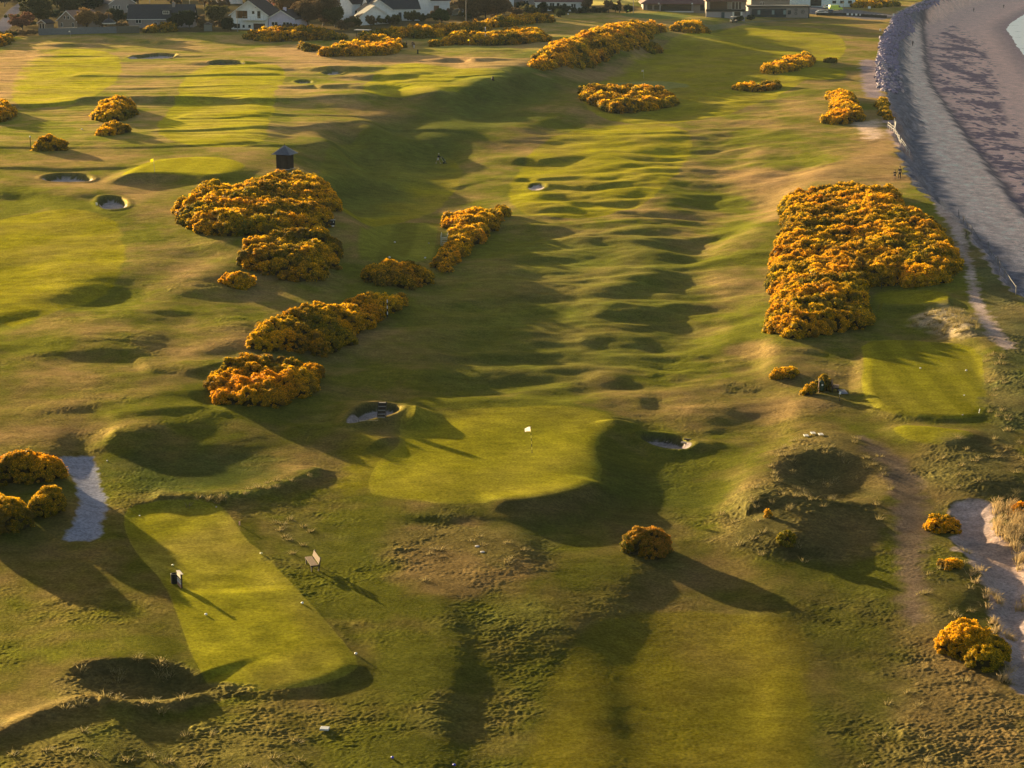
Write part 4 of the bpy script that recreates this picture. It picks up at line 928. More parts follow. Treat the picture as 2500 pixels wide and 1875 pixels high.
# ------------------------------------------------------------------ tee furniture
def bench(px, py, rz, label, L_=1.5, plaque=False):
    t = thing('park_bench', px, py, label, 'bench', rz, group='wooden benches')
    m = MB()
    for k in range(4): m.box((0, -.22+.125*k, .46), (L_, .105, .035))
    m.build('seat', WOOD, t, bevel=.005)
    m = MB()
    for k in range(3): m.box((0, .275+.035*k, .58+.125*k), (L_, .03, .11), rx=R_D(-12))
    m.build('backrest', WOOD, t, bevel=.005)
    for s_ in (-1, 1):
        x = s_*(L_/2-.12); m = MB()
        m.box((x, 0, .40), (.07, .56, .09)); m.bar((x,.24,-.05), (x,.40,.95), .075, .09); m.bar((x,-.2,-.05), (x,-.2,.42), .08, .09)
        m.build('leg', DWOOD, t)
    return t
# the bench by the lower tee faces the upper left
bench(762, 1386, R_D(-72), 'slatted wooden bench in the rough beside the lower left tee', 1.9)
bench(2040, 955, R_D(78), 'grey wooden bench behind the right tee next to the gorse', 1.35)
# litter bin with notice board beside it
t = thing('litter_bin', 426, 1424, 'black slatted barrel shaped litter bin on the lower left tee', 'bin')
m = MB()
for k in range(18):
    a = k*2*math.pi/18; m.box((.20*math.cos(a), .20*math.sin(a), .33), (.035, .062, .62), rz=a)
m.build('slats', BLACK, t); MB().lathe([(.17,.02),(.185,.60),(.17,.60),(.15,.05)], n=20).build('liner', BLACK, t, True)
MB().lathe([(.215,.60),(.22,.66),(.19,.66),(.19,.60)], n=20).build('rim', BLACK, t, True)
t = thing('tee_notice_board', 440, 1432, 'wooden notice board with pale panels right of the barrel bin', 'sign', R_D(-65))
for s_ in (-.36, .36): MB().box((s_,0,.45), (.07,.09,.95)).build('post', DWOOD, t)
MB().box((0,-.06,.80), (.82,.03,.26)).build('upper_panel', mat('pale_board', (.70,.60,.52), .6), t)
MB().box((0,-.06,.50), (.82,.03,.09)).build('rail', mat('pale_board', (.7,.6,.5)), t)
MB().box((0,-.06,.33), (.82,.03,.14)).build('lower_panel', mat('lilac_board', (.62,.60,.66), .6), t)
MB().box((0,-.06,.14), (.82,.03,.20)).build('base_panel', mat('reddish_board', (.45,.24,.20), .7), t)
MB().box((0,0,.95), (.88,.22,.035)).build('cap', mat('pale_board', (.7,.6,.5)), t)
# right tee: litter bin, sign, mat
t = thing('green_litter_bin', 2005, 958, 'dark green lidded litter bin with small white notice in the gorse', 'bin', R_D(5))
GB = mat('green_plastic', (.015,.045,.02), .5)
MB().box((0,0,.52), (.38,.36,.66)).build('body', GB, t, bevel=.03); MB().lathe([(.24,.0),(.24,.05),(.17,.17),(.05,.22)], (0,0,.86), 16).build('hood', GB, t, True)
MB().box((.03,-.19,.72), (.15,.01,.16)).build('notice', TRIM, t); MB().box((-.235,0,.62), (.05,.10,1.3)).build('post', WOOD, t)
t = thing('hole_sign', 2050, 979, 'little white plate on a dark post beside the right tee', 'sign', R_D(-15))
MB().tube([(0,0,0),(0,0,.62)], .035, 8).build('post', BLACK, t); MB().box((.01,-.04,.74), (.17,.03,.24), rx=R_D(-20), ry=R_D(12)).build('plate', WHITE, t)
t = thing('rubber_mat', 2058, 958, 'flat grey mat lying on the grass between bench and hole sign', 'mat', R_D(3), dz=.06)
MB().box((0,0,0), (.62,1.5,.03)).build('sheet', mat('grey_rubber', (.22,.22,.27), .9), t)
# small sign box by the thicket
t = thing('box_sign', 811, 553, 'small dark framed box on white foot right of the largest left thicket', 'sign', R_D(2))
MB().box((0,0,.50), (.72,.30,.60)).build('body', BLACK, t, bevel=.02); MB().box((0,-.02,.84), (.80,.40,.07)).build('lid', mat('grey_board', (.35,.33,.30)), t)
MB().box((.18,-.16,.58), (.05,.02,.20)).build('latch', WHITE, t); MB().box((.0,-.12,.09), (.50,.16,.12)).build('foot', WHITE, t)

# tee markers
def tee_marker(px, py, label, c, r=.11, group='tee markers on the lower left tee'):
    r *= .72; t = thing('tee_marker', px, py, label, 'tee marker', group=group)
    MB().ball((0,0,r*.85), r, 14, (1.15,1.15,.8)).build('ball', c, t, True); MB().tube([(0,0,-.05),(0,0,.05)], .015, 6).build('spike', BLACK, t)
YM = mat('pale_yellow_marker', (.85,.82,.45), .35, noise=.02); WM = mat('white_marker', (.88,.88,.9), .35, noise=.02); BM = mat('blue_marker', (.08,.09,.55), .3, noise=.02); GM = mat('grey_marker', (.5,.45,.4), .5)
tee_marker(422, 1382, 'pale yellow tee marker just above the barrel bin', YM)
tee_marker(638, 1353, 'pale yellow tee marker at the right edge of the tee, level with the bench', YM)
tee_marker(503, 1502, 'white tee marker below the long bin shadow', WM)
tee_marker(738, 1474, 'white tee marker at the right rim of the tee, below the bench', WM)
tee_marker(869, 1598, 'white disc at the lower right corner of the lower left tee', WM)
tee_marker(341, 1260, 'white tee marker in the shade at the upper left of the tee', WM, .07)
tee_marker(528, 1239, 'dull marker at the far right corner of the lower left tee', GM, .08)
tee_marker(262, 1126, 'white ball beside the top of the grey path', WM, .07, 'scattered white markers')
tee_marker(958, 1852, 'left of the two blue balls at the bottom edge', BM, .11, 'blue tee markers')
tee_marker(1109, 1870, 'right of the two blue balls at the bottom edge', BM, .11, 'blue tee markers')
tee_marker(2247, 900, 'white marker on the shadow edge in the middle of the right tee', WM, .10, 'tee markers on the right tee')
tee_marker(2359, 906, 'white marker in the shade at the right side of the right tee', WM, .11, 'tee markers on the right tee')
tee_marker(2354, 966, 'white marker on the sunlit part of the right tee', WM, .08, 'tee markers on the right tee')
tee_marker(2350, 1014, 'low grey marker at the near edge of the right tee', GM, .08, 'tee markers on the right tee')
tee_marker(964, 593, 'upper left white marker on the shaded tee by the steps', WM, .16, 'tee markers on the shaded tee')
tee_marker(951, 630, 'lower left white marker on the shaded tee by the steps', WM, .16, 'tee markers on the shaded tee')
tee_marker(1047, 595, 'dull marker on the right side of the shaded tee', GM, .12, 'tee markers on the shaded tee')
tee_marker(1038, 631, 'white marker near the lower right of the shaded tee', WM, .16, 'tee markers on the shaded tee')
tee_marker(200, 317, 'white ball on the sunny upper rough left of the two gorse bushes', WM, .18, 'scattered white markers')
tee_marker(1387, 36, 'white ball at the end of the gorse belt left of the clubhouse', WM, .35, 'scattered white markers')
t = thing('marker_peg', 585, 1282, 'small pink and white peg at the edge of the rough beside the tee', 'peg'); MB().box((0,0,.13), (.09,.07,.28)).build('peg', mat('pinkish_paint', (.75,.42,.38), .6), t, bevel=.01)
t = thing('marker_peg', 2390, 1008, 'thin white leaning peg at the right corner of the right tee', 'peg'); MB().bar((0,0,0), (.06,0,.34), .04).build('peg', WHITE, t)
t = thing('stone_plaque', 793, 1782, 'white rectangular stone plate lying in the rough near the bottom', 'plaque', R_D(-8), dz=.05)
MB().box((0,0,.03), (.48,.40,.10)).build('slab', mat('white_stone', (.55,.56,.58), .7), t, bevel=.02)
for k, (px, py, lb) in enumerate([(1968,1066,'left white paving slab behind the grassy dune'), (1985,1060,'middle white paving slab behind the grassy dune'), (2004,1063,'right white paving slab behind the grassy dune')]):
    t = thing('paving_slab', px, py, lb, 'slab', R_D(5), 'white paving slabs', dz=.08); MB().box((0,0,.03), (.36,.50,.06)).build('slab', mat('pale_slab', (.6,.58,.56)), t)
for px, py, lb in [(1165, 1334, 'upper bare stone in the tufted rough below the green'), (1178, 1348, 'lower pale stone in the tufted rough below the green')]:
    t = thing('flat_stone', px, py, lb, 'stone', .2, 'flat stones in the rough', dz=.02); MB().ball((0,0,0), .13, 9, (1.3,1.5,.25)).build('stone', mat('lilac_stone', (.38,.36,.38)), t, True)
t = thing('tree_stump', 1203, 196, 'small dark stump on the sunlit crest above the steep bank', 'stump'); MB().tube([(0,0,-.1),(.03,0,.5),(0,0,.85)], [.38,.22,.16], 9).build('stump', DWOOD, t, True)
t = thing('white_board_marker', 236, 501, 'small white board at the left rim of the round bunker', 'marker', R_D(-50)); MB().box((0,0,.18), (.42,.06,.34)).build('board', WHITE, t)

# bunker steps, rakes
t = thing('bunker_steps', 931, 1019, 'dark sleeper steps leading down into the left main bunker', 'steps', R_D(2))
z0 = 0
m_t = mat('step_tread', (.22,.20,.18), .8)
for k in range(4):
    MB().box((.02*k, .30+.30*k, .04+.26*k), (.60, .10, .22)).build('riser', DWOOD, t)
    MB().box((.02*k, .42+.30*k, .165+.26*k), (.60, .24, .03)).build('tread', m_t, t)
MB().bar((-.33,.1,-.1), (-.27,1.35,.95), .05, .24).build('string_board', DWOOD, t); MB().bar((.36,.1,-.1), (.40,1.35,.95), .05, .24).build('string_board', DWOOD, t)
MB().box((0,.02,-.02), (.62,.16,.10)).build('foot_board', m_t, t)
def rake(px, py, rz, label, tilt=.0, L_=1.6):
    t = thing('bunker_rake', px, py, label, 'rake', rz, 'bunker rakes', dz=.04)
    MB().tube([(0,0,.03),(L_*math.cos(tilt),0,L_*math.sin(tilt)+.03)], .016, 6).build('handle', mat('rake_wood', (.55,.45,.28)), t)
    m = MB(); m.box((0,0,.03), (.05,.62,.04))
    for k in range(11): m.box((0,-.28+.056*k,-.02), (.012,.012,.09))
    m.build('head', BLACK, t)
rake(876, 1030, R_D(5), 'rake lying on the sand of the left main bunker', .02)
rake(1625, 1082, R_D(38), 'rake leaning out of the right main bunker with its pale handle up', .36)
t = thing('bunker_board', 1672, 1084, 'short sleeper board step at the right end of the right main bunker', 'step', R_D(-18)); MB().box((0,0,.12), (.62,.34,.10)).build('board', mat('step_tread', (.2,.2,.2)), t)
MB().box((.12,.42,.30), (.62,.16,.10)).build('upper_board', DWOOD, t)

# wooden steps with hand rails beside the shaded tee
t = thing('wooden_steps', 1084, 600, 'wooden steps with two pale hand rails beside the narrow gorse hedge', 'steps', 0)
PW = mat('pale_rail', (.50,.50,.36), .7)
for s_ in (-1, 1):
    m = MB()
    for k in range(3): m.box((s_*.42, .2+1.5*k, .55), (.075,.075,1.25))
    m.bar((s_*.42,.1,1.12), (s_*.42,3.4,1.18), .07, .05); m.build('hand_rail', PW, t)
for k in range(6): MB().box((0,.15+.55*k,.06+.16*k if k < 4 else .60), (.78,.26,.06)).build('tread', PW, t)
for k in range(2): MB().bar((-.4,1.7+1.5*k,1.0), (.4,1.7+1.5*k,1.0), .05).build('cross_bar', PW, t)

# ------------------------------------------------------------------ fences
FWD = mat('bleached_fence', (.62,.58,.55), .8, noise=.1)
def fence(pts, label, hgt, step, m_, name='beach_fence', rails=2, wob=.0, pr=.06, group=None):
    P = [hit(*q) for q in pts]; base = P[0]; t = empty(name, base); tag(t, label, 'fence', group)
    tops = []; rr = random.Random(3)
    for i in range(len(P)-1):
        a, b = Vector(P[i]), Vector(P[i+1]); n = max(1, int((b-a).length/step))
        for k in range(n):
            p = a.lerp(b, k/n); p.z = gz(p.x, p.y); tops.append(p-Vector(base))
    tops.append(Vector(P[-1])-Vector(base))
    for p in tops:
        MB().box((p.x, p.y, p.z+hgt/2-.1), (pr, pr, hgt+.2), rx=rr.uniform(-wob, wob), ry=rr.uniform(-wob, wob)).build('post', m_, t)
    for r in range(rails):
        m = MB(); z = hgt*(.9-.4*r)
        for a, b in zip(tops[:-1], tops[1:]): m.bar(a+Vector((0,0,z)), b+Vector((0,0,z+rr.uniform(-.05,.05))), .04, .045)
        m.build('rail', m_, t)
fence([(2168,312),(2182,322),(2190,338),(2200,352),(2212,370),(2220,380)], 'bleached wooden fence running down the bank to the shingle', 1.1, 1.9, FWD, wob=.10, pr=.08)
fence([(2183,308),(2186,318)], 'short pair of pale posts behind the bleached fence', 1.5, 1.2, FWD, wob=.1, rails=1, pr=.11)
fence([(2340,528),(2352,545),(2372,572),(2412,608),(2440,660),(2480,720)], 'grey wire fence on dark posts along the seaward dune edge', 1.0, 5.0, mat('grey_post', (.16,.15,.15)), 'wire_fence', rails=1, pr=.07)
t = thing('dune_post', 2358, 581, 'single dark post beside the sandy dune path', 'post'); MB().box((0,0,.4), (.08,.08,.85)).build('post', DWOOD, t)
t = thing('yardage_post', 2152, 706, 'thin dark post at the near edge of the biggest gorse thicket', 'post'); MB().box((0,0,.35), (.06,.06,.8)).build('post', BLACK, t)
# the low barrier along the far car park: dark rail with white boards
P = [hit(1992,37), hit(2060,38), hit(2110,41), hit(2165,44)]; b0 = P[0]; t = empty('car_park_barrier', b0); tag(t, 'low dark barrier with white boards below the far car park', 'barrier')
m = MB()
for a, b in zip(P[:-1], P[1:]):
    m.bar(Vector(a)-Vector(b0)+Vector((0,0,.45)), Vector(b)-Vector(b0)+Vector((0,0,.45)), .15, .9)
m.build('rail', BLACK, t)
for k in range(9):
    px = 2068+10.5*k; x, y, z = hit(px, 38.5+k*.5); MB().box((x-b0[0], y-b0[1]-1.2, z-b0[2]+.6), (.75,.12,.62)).build('board', WHITE, t)
def post_sign(px, py, w_, h_, z_, label, c=WHITE, legs=2):
    t = thing('notice_sign', px, py, label, 'sign', group='notice signs')
    for s_ in ((-1, 1) if legs == 2 else (0,)): MB().box((s_*w_*.32,0,z_/2), (.12,.12,z_)).build('post', WOOD, t)
    MB().box((0,-.08,z_+h_*.3), (w_,.05,h_)).build('board', c, t)
post_sign(2122, 28, 1.0, .8, 1.2, 'white notice on two legs beyond the far car park')
post_sign(2181, 43, .35, 1.0, .5, 'white post where the path meets the rock armour', legs=1)
post_sign(2149, 79, .45, .6, .6, 'small white post on the turf edge beside the rock armour', legs=1)

# ------------------------------------------------------------------ people
SKIN = mat('skin', (.42,.24,.16), .6, noise=.05); HAIRW = mat('white_hair', (.72,.72,.55), .8); HAIRD = mat('dark_hair', (.02,.016,.012), .8)
NAVY = mat('navy_cloth', (.012,.014,.035), .85); CREAM = mat('lilac_white_cloth', (.62,.60,.68), .85); DKC = mat('dark_cloth', (.02,.019,.022), .9); BRC = mat('brown_cloth', (.055,.042,.036), .9); SHOE = mat('pale_shoe', (.6,.55,.5), .6); DSH = mat('dark_shoe', (.02,.02,.02), .6)
def skinned(name, nodes, edges, m_, parent, sub=1):
    me = bpy.data.meshes.new(name); me.from_pydata([n[0] for n in nodes], edges, []); me.materials.append(m_)
    o = bpy.data.objects.new(name, me); col.objects.link(o); o.parent = parent
    o.modifiers.new('skin', 'SKIN'); sv = me.skin_vertices[0].data
    for i, n in enumerate(nodes): sv[i].radius = (n[1], n[2] if len(n) > 2 else n[1]); sv[i].use_root = (i == 0)
    o.modifiers['skin'].use_smooth_shade = True
    s = o.modifiers.new('sub', 'SUBSURF'); s.levels = sub; s.render_levels = sub
    return o
def person(px, py, rz, label, hgt=1.75, step=.25, lean=.05, top=DKC, trousers=DKC, shorts=False, hair=HAIRD, arms='hang', shoes=DSH, long_hair=False, group=None, loc=None):
    """faces local -y"""
    t = thing('person', px, py, label, 'person', rz, group, loc=loc); s = hgt/1.75
    def S(x, y, z): return (x*s, y*s, z*s)
    ly = -lean
    hip = S(0,0,.94); chest = S(0, ly*.7, 1.28); neck = S(0, ly, 1.47); chin = S(0, ly*1.15-.02, 1.56); crown = S(0, ly*1.2-.01, 1.68)
    nodes = [(hip, .125*s, .095*s), (S(0,ly*.4,1.10), .115*s, .085*s), (chest, .155*s, .10*s), (S(0,ly*.95,1.42), .085*s, .07*s), (neck, .052*s), (chin, .070*s, .078*s), (crown, .078*s, .092*s), (S(0,ly*1.2,1.74), .05*s)]
    edges = [(0,1),(1,2),(2,3),(3,4),(4,5),(5,6),(6,7)]
    limb = {}
    for sx in (-1, 1):
        fwd = -step if sx > 0 else step
        k = len(nodes); knee = S(sx*.11, fwd*.42-.05, .50); ank = S(sx*.11, fwd, .09+(.05 if fwd > 0 else 0)); toe = S(sx*.12, fwd-.17, .04)
        nodes += [(S(sx*.09,0,.88), .088*s), (knee, .058*s), (S(sx*.11, fwd*.75, .30), .052*s), (ank, .036*s), (toe, .035*s)]; edges += [(0,k),(k,k+1),(k+1,k+2),(k+2,k+3),(k+3,k+4)]
        limb[('leg', sx)] = [S(sx*.09,0,.88), knee, S(sx*.11, fwd*.75, .30), ank, toe]
        k = len(nodes); sh = S(sx*.19, ly, 1.40)
        if arms == 'push': el = S(sx*.23, ly-.14, 1.15); wr = S(sx*.17, ly-.38, 1.00)
        else: sw = fwd*.5; el = S(sx*.25, ly-sw*.5, 1.12); wr = S(sx*.26, ly-sw-.06, .88)
        nodes += [(sh, .055*s), (el, .042*s), (wr, .027*s)]; edges += [(2,k),(k,k+1),(k+1,k+2)]
        d = (Vector(wr)-Vector(el)).normalized(); palm = Vector(wr)+d*.06*s; kp = len(nodes); nodes.append((tuple(palm), .030*s, .018*s)); edges.append((k+2, kp))
        for f in range(5):                                           # four fingers and a thumb
            side = Vector((sx*(-.012) if f < 4 else -sx*.03, (-.03+.019*f) if f < 4 else -.035, 0))*s
            a = palm+side+d*(.03 if f < 4 else -.01)*s; b = a+d*(.038+.008*(1.5-abs(f-1.5)))*s+Vector((-sx*.012,0,0)); q = len(nodes)
            nodes += [(tuple(a), .0095*s), (tuple(b), .0075*s)]; edges += [(kp, q), (q, q+1)]
        limb[('arm', sx)] = [sh, el, wr]
    skinned('body', nodes, edges, SKIN, t, 1)
    # jacket
    nn = [(S(0,ly*.1,1.00), .135*s, .11*s), (S(0,ly*.4,1.12), .135*s, .105*s), (chest, .172*s, .118*s), (S(0,ly*.95,1.43), .10*s, .085*s)]; ee = [(0,1),(1,2),(2,3)]
    for sx in (-1, 1):
        sh, el, wr = limb[('arm', sx)]; k = len(nn); w2 = tuple(Vector(el).lerp(Vector(wr), .88)); nn += [(sh, .070*s), (el, .056*s), (w2, .042*s)]; ee += [(2,k),(k,k+1),(k+1,k+2)]
    skinned('jacket', nn, ee, top, t, 1)
    nn = [(S(0,0,.96), .14*s, .112*s)]; ee = []
    for sx in (-1, 1):
        a, b, c, d, e = limb[('leg', sx)]; k = len(nn)
        if shorts: nn += [(a, .102*s), (tuple(Vector(a).lerp(Vector(b), .85)), .082*s)]; ee += [(0,k),(k,k+1)]
        else: nn += [(a, .102*s), (b, .072*s), (c, .066*s), (tuple(Vector(c).lerp(Vector(d), .9)), .055*s)]; ee += [(0,k),(k,k+1),(k+1,k+2),(k+2,k+3)]
    skinned('shorts' if shorts else 'trousers', nn, ee, trousers, t, 1)
    for sx in (-1, 1):
        e = Vector(limb[('leg', sx)][3]); f = Vector(limb[('leg', sx)][4]); mid = (e+f)/2
        m = MB(); m.ball((0,0,0), .05*s, 10, (1,2.7,.9)); o = m.build('shoe', shoes, t, True); o.location = (mid.x, mid.y, .045*s+max(e.z-.10*s, 0))
    # hair as a cap over the back of the skull, face left free
    m = MB(); hx = Vector(crown); m.ball((hx.x, hx.y+.022*s, hx.z+.015*s), .095*s, 14, (.98,1.05,1.05))
    if long_hair: m.tube([(hx.x, hx.y+.06*s, hx.z), (hx.x, hx.y+.09*s, hx.z-.22*s)], [.08*s,.04*s], 8)
    m.build('hair', hair, t, True)
    m = MB(); m.ball((0, hx.y-.098*s, hx.z-.055*s), .014*s, 8, (1,1.4,1.5)); m.build('nose', SKIN, t, True)
    for sx in (-1, 1):
        MB().ball((sx*.03*s, hx.y-.088*s, hx.z-.02*s), .010*s, 8).build('eye', DSH, t, True); MB().ball((sx*.083*s, hx.y, hx.z-.04*s), .02*s, 8, (.5,1,1.4)).build('ear', SKIN, t, True)
    MB().ball((0, hx.y-.088*s, hx.z-.09*s), .018*s, 8, (1.3,.5,.35)).build('mouth', mat('lips', (.35,.12,.10)), t, True)
    return t
def golf_trolley(px, py, rz, label, group=None, loc=None):
    t = thing('golf_trolley', px, py, label, 'golf trolley', rz, group, loc=loc)   # handle towards +y, bag leaning to -y
    m = MB()
    for sx in (-1, 1):
        w_ = MB(); w_.tube([(sx*.28-.02*sx,-.18,.15),(sx*.28+.02*sx,-.18,.15)], .15, 18); wo = w_.build('wheel', BLACK, t)
    MB().tube([(0,-.55,.10),(.03,-.55,.10)], .10, 14).build('front_wheel', BLACK, t)
    m.tube([(-.28,-.18,.15),(.28,-.18,.15)], .015, 6); m.tube([(0,-.55,.14),(0,-.15,.22),(0,.30,.95),(0,.42,1.02)], .02, 8); m.tube([(-.14,.42,1.02),(.14,.42,1.02)], .02, 8); m.build('frame', STEEL, t)
    a = Vector((0,-.42,.20)); b = Vector((0,.05,1.02)); m = MB(); m.tube([a, a.lerp(b,.15), a.lerp(b,.9), b], [.12,.14,.125,.14], 14); bag = m.build('golf_bag', mat('olive_bag', (.10,.11,.07), .7), t, True)
    m = MB(); m.ball(tuple(a.lerp(b,.4)+Vector((0,-.14,.0))), .12, 10, (1,.6,1.8)); m.build('bag_pocket', mat('pale_pocket', (.30,.32,.22)), bag, True)
    for k in range(5):
        an = k*1.25; p = b+Vector((.07*math.cos(an), .07*math.sin(an), -.05)); q = p+(b-a).normalized()*.28; c_ = MB(); c_.tube([p, q], .008, 5); c_.ball(tuple(q), .035, 8, (1.4,1,.8)); c_.build('golf_club', STEEL if k % 2 else BLACK, bag)
    return t
# golfer walking to the right pushing a trolley in the shaded valley
g0 = hit(1069, 399)
person(0, 0, R_D(80), 'golfer with pale hair, dark top and whitish shorts pushing a trolley in the shade', 1.72, .36, .14, NAVY, CREAM, shorts=True, hair=HAIRW, arms='push', shoes=SHOE, loc=g0)
golf_trolley(0, 0, R_D(80), 'push trolley with an olive golf bag in front of the walking golfer', loc=(g0[0]+.86, g0[1]-.02, gz(g0[0]+.86, g0[1])))
person(2184, 438, R_D(175), 'shorter walker in black with bare calves on the dune path, left of the two', 1.45, .12, .02, DKC, DKC, shorts=True, long_hair=True, group='walkers on the dune path')
person(2196, 437, R_D(178), 'taller walker in brown jacket on the dune path, right of the two', 1.88, .14, .02, BRC, DKC, group='walkers on the dune path')
person(2228, 112, R_D(150), 'dark dressed walker alone on the shingle berm', 1.7, .2, .08, DKC, DKC)
person(2377, 29, R_D(190), 'dark dressed walker on the open sand, the nearer to the clubhouse', 1.7, .2, .02, DKC, DKC)
person(2450, 20, R_D(170), 'dark dressed walker on the open sand, farthest to the right', 1.75, .2, .02, DKC, DKC)
person(1007, 117, R_D(20), 'standing golfer in dark clothes by the gorse beyond the upper fairway', 1.8, .1, .02, DKC, DKC, group='far golfers by the gorse')
person(1011, 119, R_D(-30), 'golfer in whitish trousers just in front of the dark one', 1.7, .2, .05, DKC, CREAM, group='far golfers by the gorse')
person(992, 117, R_D(60), 'golfer half hidden in the shade of the dark bush end', 1.65, .2, .1, BRC, BRC, group='far golfers by the gorse')
golf_trolley(987, 117, R_D(40), 'dark golf trolley beside the shaded bush end, left of the far golfers')
t = thing('golf_bag_stand', 1020, 131, 'dark green upright golf bag standing alone on the shaded slope', 'golf bag'); k_ = mat('dark_green_bag', (.02,.03,.018))
MB().tube([(0,0,.0),(0,0,.15),(.0,.05,1.0)], [.18,.20,.17], 14).build('bag', k_, t, True)
for s_ in (-1, 1): MB().tube([(s_*.08,.05,.8),(s_*.25,-.30,0)], .02, 6).build('leg', BLACK, t)
# ------------------------------------------------------------------ the village beyond the links
def wall_mat(n, c): return mat(n, c, .9, noise=.12, scale=1.5, bump=.2)
HARL = wall_mat('white_harling', (.80,.82,.86)); STONE = wall_mat('brown_stone', (.29,.24,.20)); LIL = wall_mat('lilac_render', (.58,.55,.74)); GREYW = wall_mat('grey_render', (.30,.27,.27))
RT = mat('red_brown_tiles', (.17,.085,.075), .8, noise=.2, scale=2); RB = mat('brown_tiles', (.30,.18,.13), .8, noise=.2, scale=2); RD = mat('dark_roof', (.050,.048,.058), .7, noise=.2, scale=2); RDB = mat('dark_brown_roof', (.055,.036,.034), .8, noise=.2, scale=2)
def house(px, py, w, d, he, hr, rz, label, wall, roof, gable=True, wins=(), doors=(), chim=(), over=.35, name='house', cat='house', roofl=None, hip=0, loc=None, sky=()):
    """origin at the middle of the front wall foot, front faces local -y. gable=True: gable end is the front"""
    t = thing(name, px, py, label, cat, rz, 'houses of the village', loc=loc)
    m = MB(); zb = -1.2
    if gable:
        m.prism([(-w/2,zb),(w/2,zb),(w/2,he),(0,hr),(-w/2,he)], 0, d)
    elif hip: m.box((0,d/2,(he+zb)/2), (w,d,he-zb))
    else:
        k = len(m.v); m.prism([(0,zb),(d,zb),(d,he),(d/2,hr),(0,he)], -w/2, w/2)
        for i in range(k, len(m.v)): x, y, z = m.v[i]; m.v[i] = (y, x, z)
    wl = m.build('wall', wall, t)
    m = MB(); th = .18
    if gable:
        sl = (hr-he)/(w/2)
        for s_ in (-1, 1):
            mm = MB(); x1 = s_*(w/2+over); z1 = he-over*sl
            mm.prism([(0,hr+.03),(x1,z1+.03),(x1,z1+.03+th),(0,hr+.03+th)], -over, d+over)
            ro = mm.build('roof', roof if (roofl is None or s_ > 0) else roofl, t)
        for s_ in (-1, 1):
            MB().bar((0,-over-.04,hr+.05), (s_*(w/2+over),-over-.04,he-over*sl+.05), .05, .22).build('barge_board', TRIM, t)
    elif hip:
        o_ = over; V = [(-w/2-o_,-o_,he),(w/2+o_,-o_,he),(w/2+o_,d+o_,he),(-w/2-o_,d+o_,he),(-w/2+hip,d/2,hr),(w/2-hip,d/2,hr)]
        V2 = [(x,y,z-.2) for x,y,z in V[:4]]
        ro = MB().add(V+V2, [(0,1,5,4),(1,2,5),(2,3,4,5),(3,0,4),(9,8,7,6),(0,6,7,1),(1,7,8,2),(2,8,9,3),(3,9,6,0)]).build('roof', roof, t)
    else:
        sl = (hr-he)/(d/2); mm = MB()
        for y0, s_ in ((0,-1),(d,1)):
            ye = y0+s_*over; ze = he-over*sl
            V = [(-w/2-over,ye,ze+.03),(w/2+over,ye,ze+.03),(w/2+over,d/2,hr+.03),(-w/2-over,d/2,hr+.03)]
            mm.add(V+[(x,y,z+th) for x,y,z in V], [(3,2,1,0),(4,5,6,7),(0,1,5,4),(1,2,6,5),(2,3,7,6),(3,0,4,7)])
        ro = mm.build('roof', roof, t); MB().box((0,-over-.03,he-over*sl+.02), (w+2*over,.08,.2)).build('gutter', TRIM, t)
    for (x, z, ww, hh, *sty) in wins:
        y = -.03; fr = TRIM if not sty or sty[0] != 'dark' else BLACK
        f = MB(); f.box((x,y,z), (ww,.08,hh)); fo = f.build('window', fr, t); n = max(1, int(round(ww/1.0)))
        for k in range(n): MB().box((x-ww/2+(k+.5)*ww/n, y-.045, z), (ww/n-.14,.03,hh-.16)).build('pane', GLASS if not sty or len(sty) < 2 else sty[1], fo)
    for (x, ww, hh) in doors: MB().box((x,-.04,hh/2), (ww,.09,hh)).build('door', DWOOD, t)
    for (x, y, z) in chim: 
        c = MB().box((x,y,z), (.8,.6,1.6)).build('chimney', wall, t); MB().tube([(x,y,z+.8),(x,y,z+1.15)], .13, 8).build('chimney_pot', RB, c)
    for (x0, y0, z0, x1_, y1_, z1_, wd_) in sky: pass
    return t
def off(px, py, back=0): x, y, z = hit(px, py); return (x*(1+back/y), y+back, gz(x*(1+back/y), y+back))
LB = {}
house(0, 0, 7.6, 9.5, 2.7, 5.4, R_D(-33), 'brown stone house with tan tiled roof behind the long grey wall', STONE, RB, True, wins=[(-1.0,3.6,.8,.9),(.5,3.6,.8,.9),(2.2,1.6,.7,1.3),(-2.2,1.5,.7,1.2)], loc=off(166,78,6))
t = house(0, 0, 3.0, 3.0, 2.0, 2.8, R_D(-33), 'small porch with white windows at the left end of the brown house', STONE, RDB, True, wins=[(-.6,1.1,.8,1.6),(.5,1.1,.8,1.6)], name='porch', cat='porch', loc=off(104,77,4))
t = house(0, 0, 18.5, 9, 2.6, 6.2, R_D(2), 'long low house with dark roof and a small white dormer', GREYW, RD, False, wins=[(-6.3,1.9,1.6,1.3),(-1.5,1.0,1.0,1.2),(2.0,1.0,2.6,1.0),(5.0,1.0,2.0,1.0)], chim=[(3.4,3.8,6.2)], loc=off(393,72,6))
dm = MB().box((1.5,1.9,4.3), (2.2,2.2,1.2)).build('dormer', RD, t); MB().box((1.5,.77,4.25), (1.9,.06,.95)).build('dormer_window', TRIM, dm); MB().box((1.5,1.8,5.0), (2.7,2.8,.14)).build('dormer_roof', RD, t)
for k, dx in enumerate((-.55, 0, .55)): MB().box((1.5+dx,.73,4.25), (.42,.03,.7)).build('dormer_pane', GLASS, t)
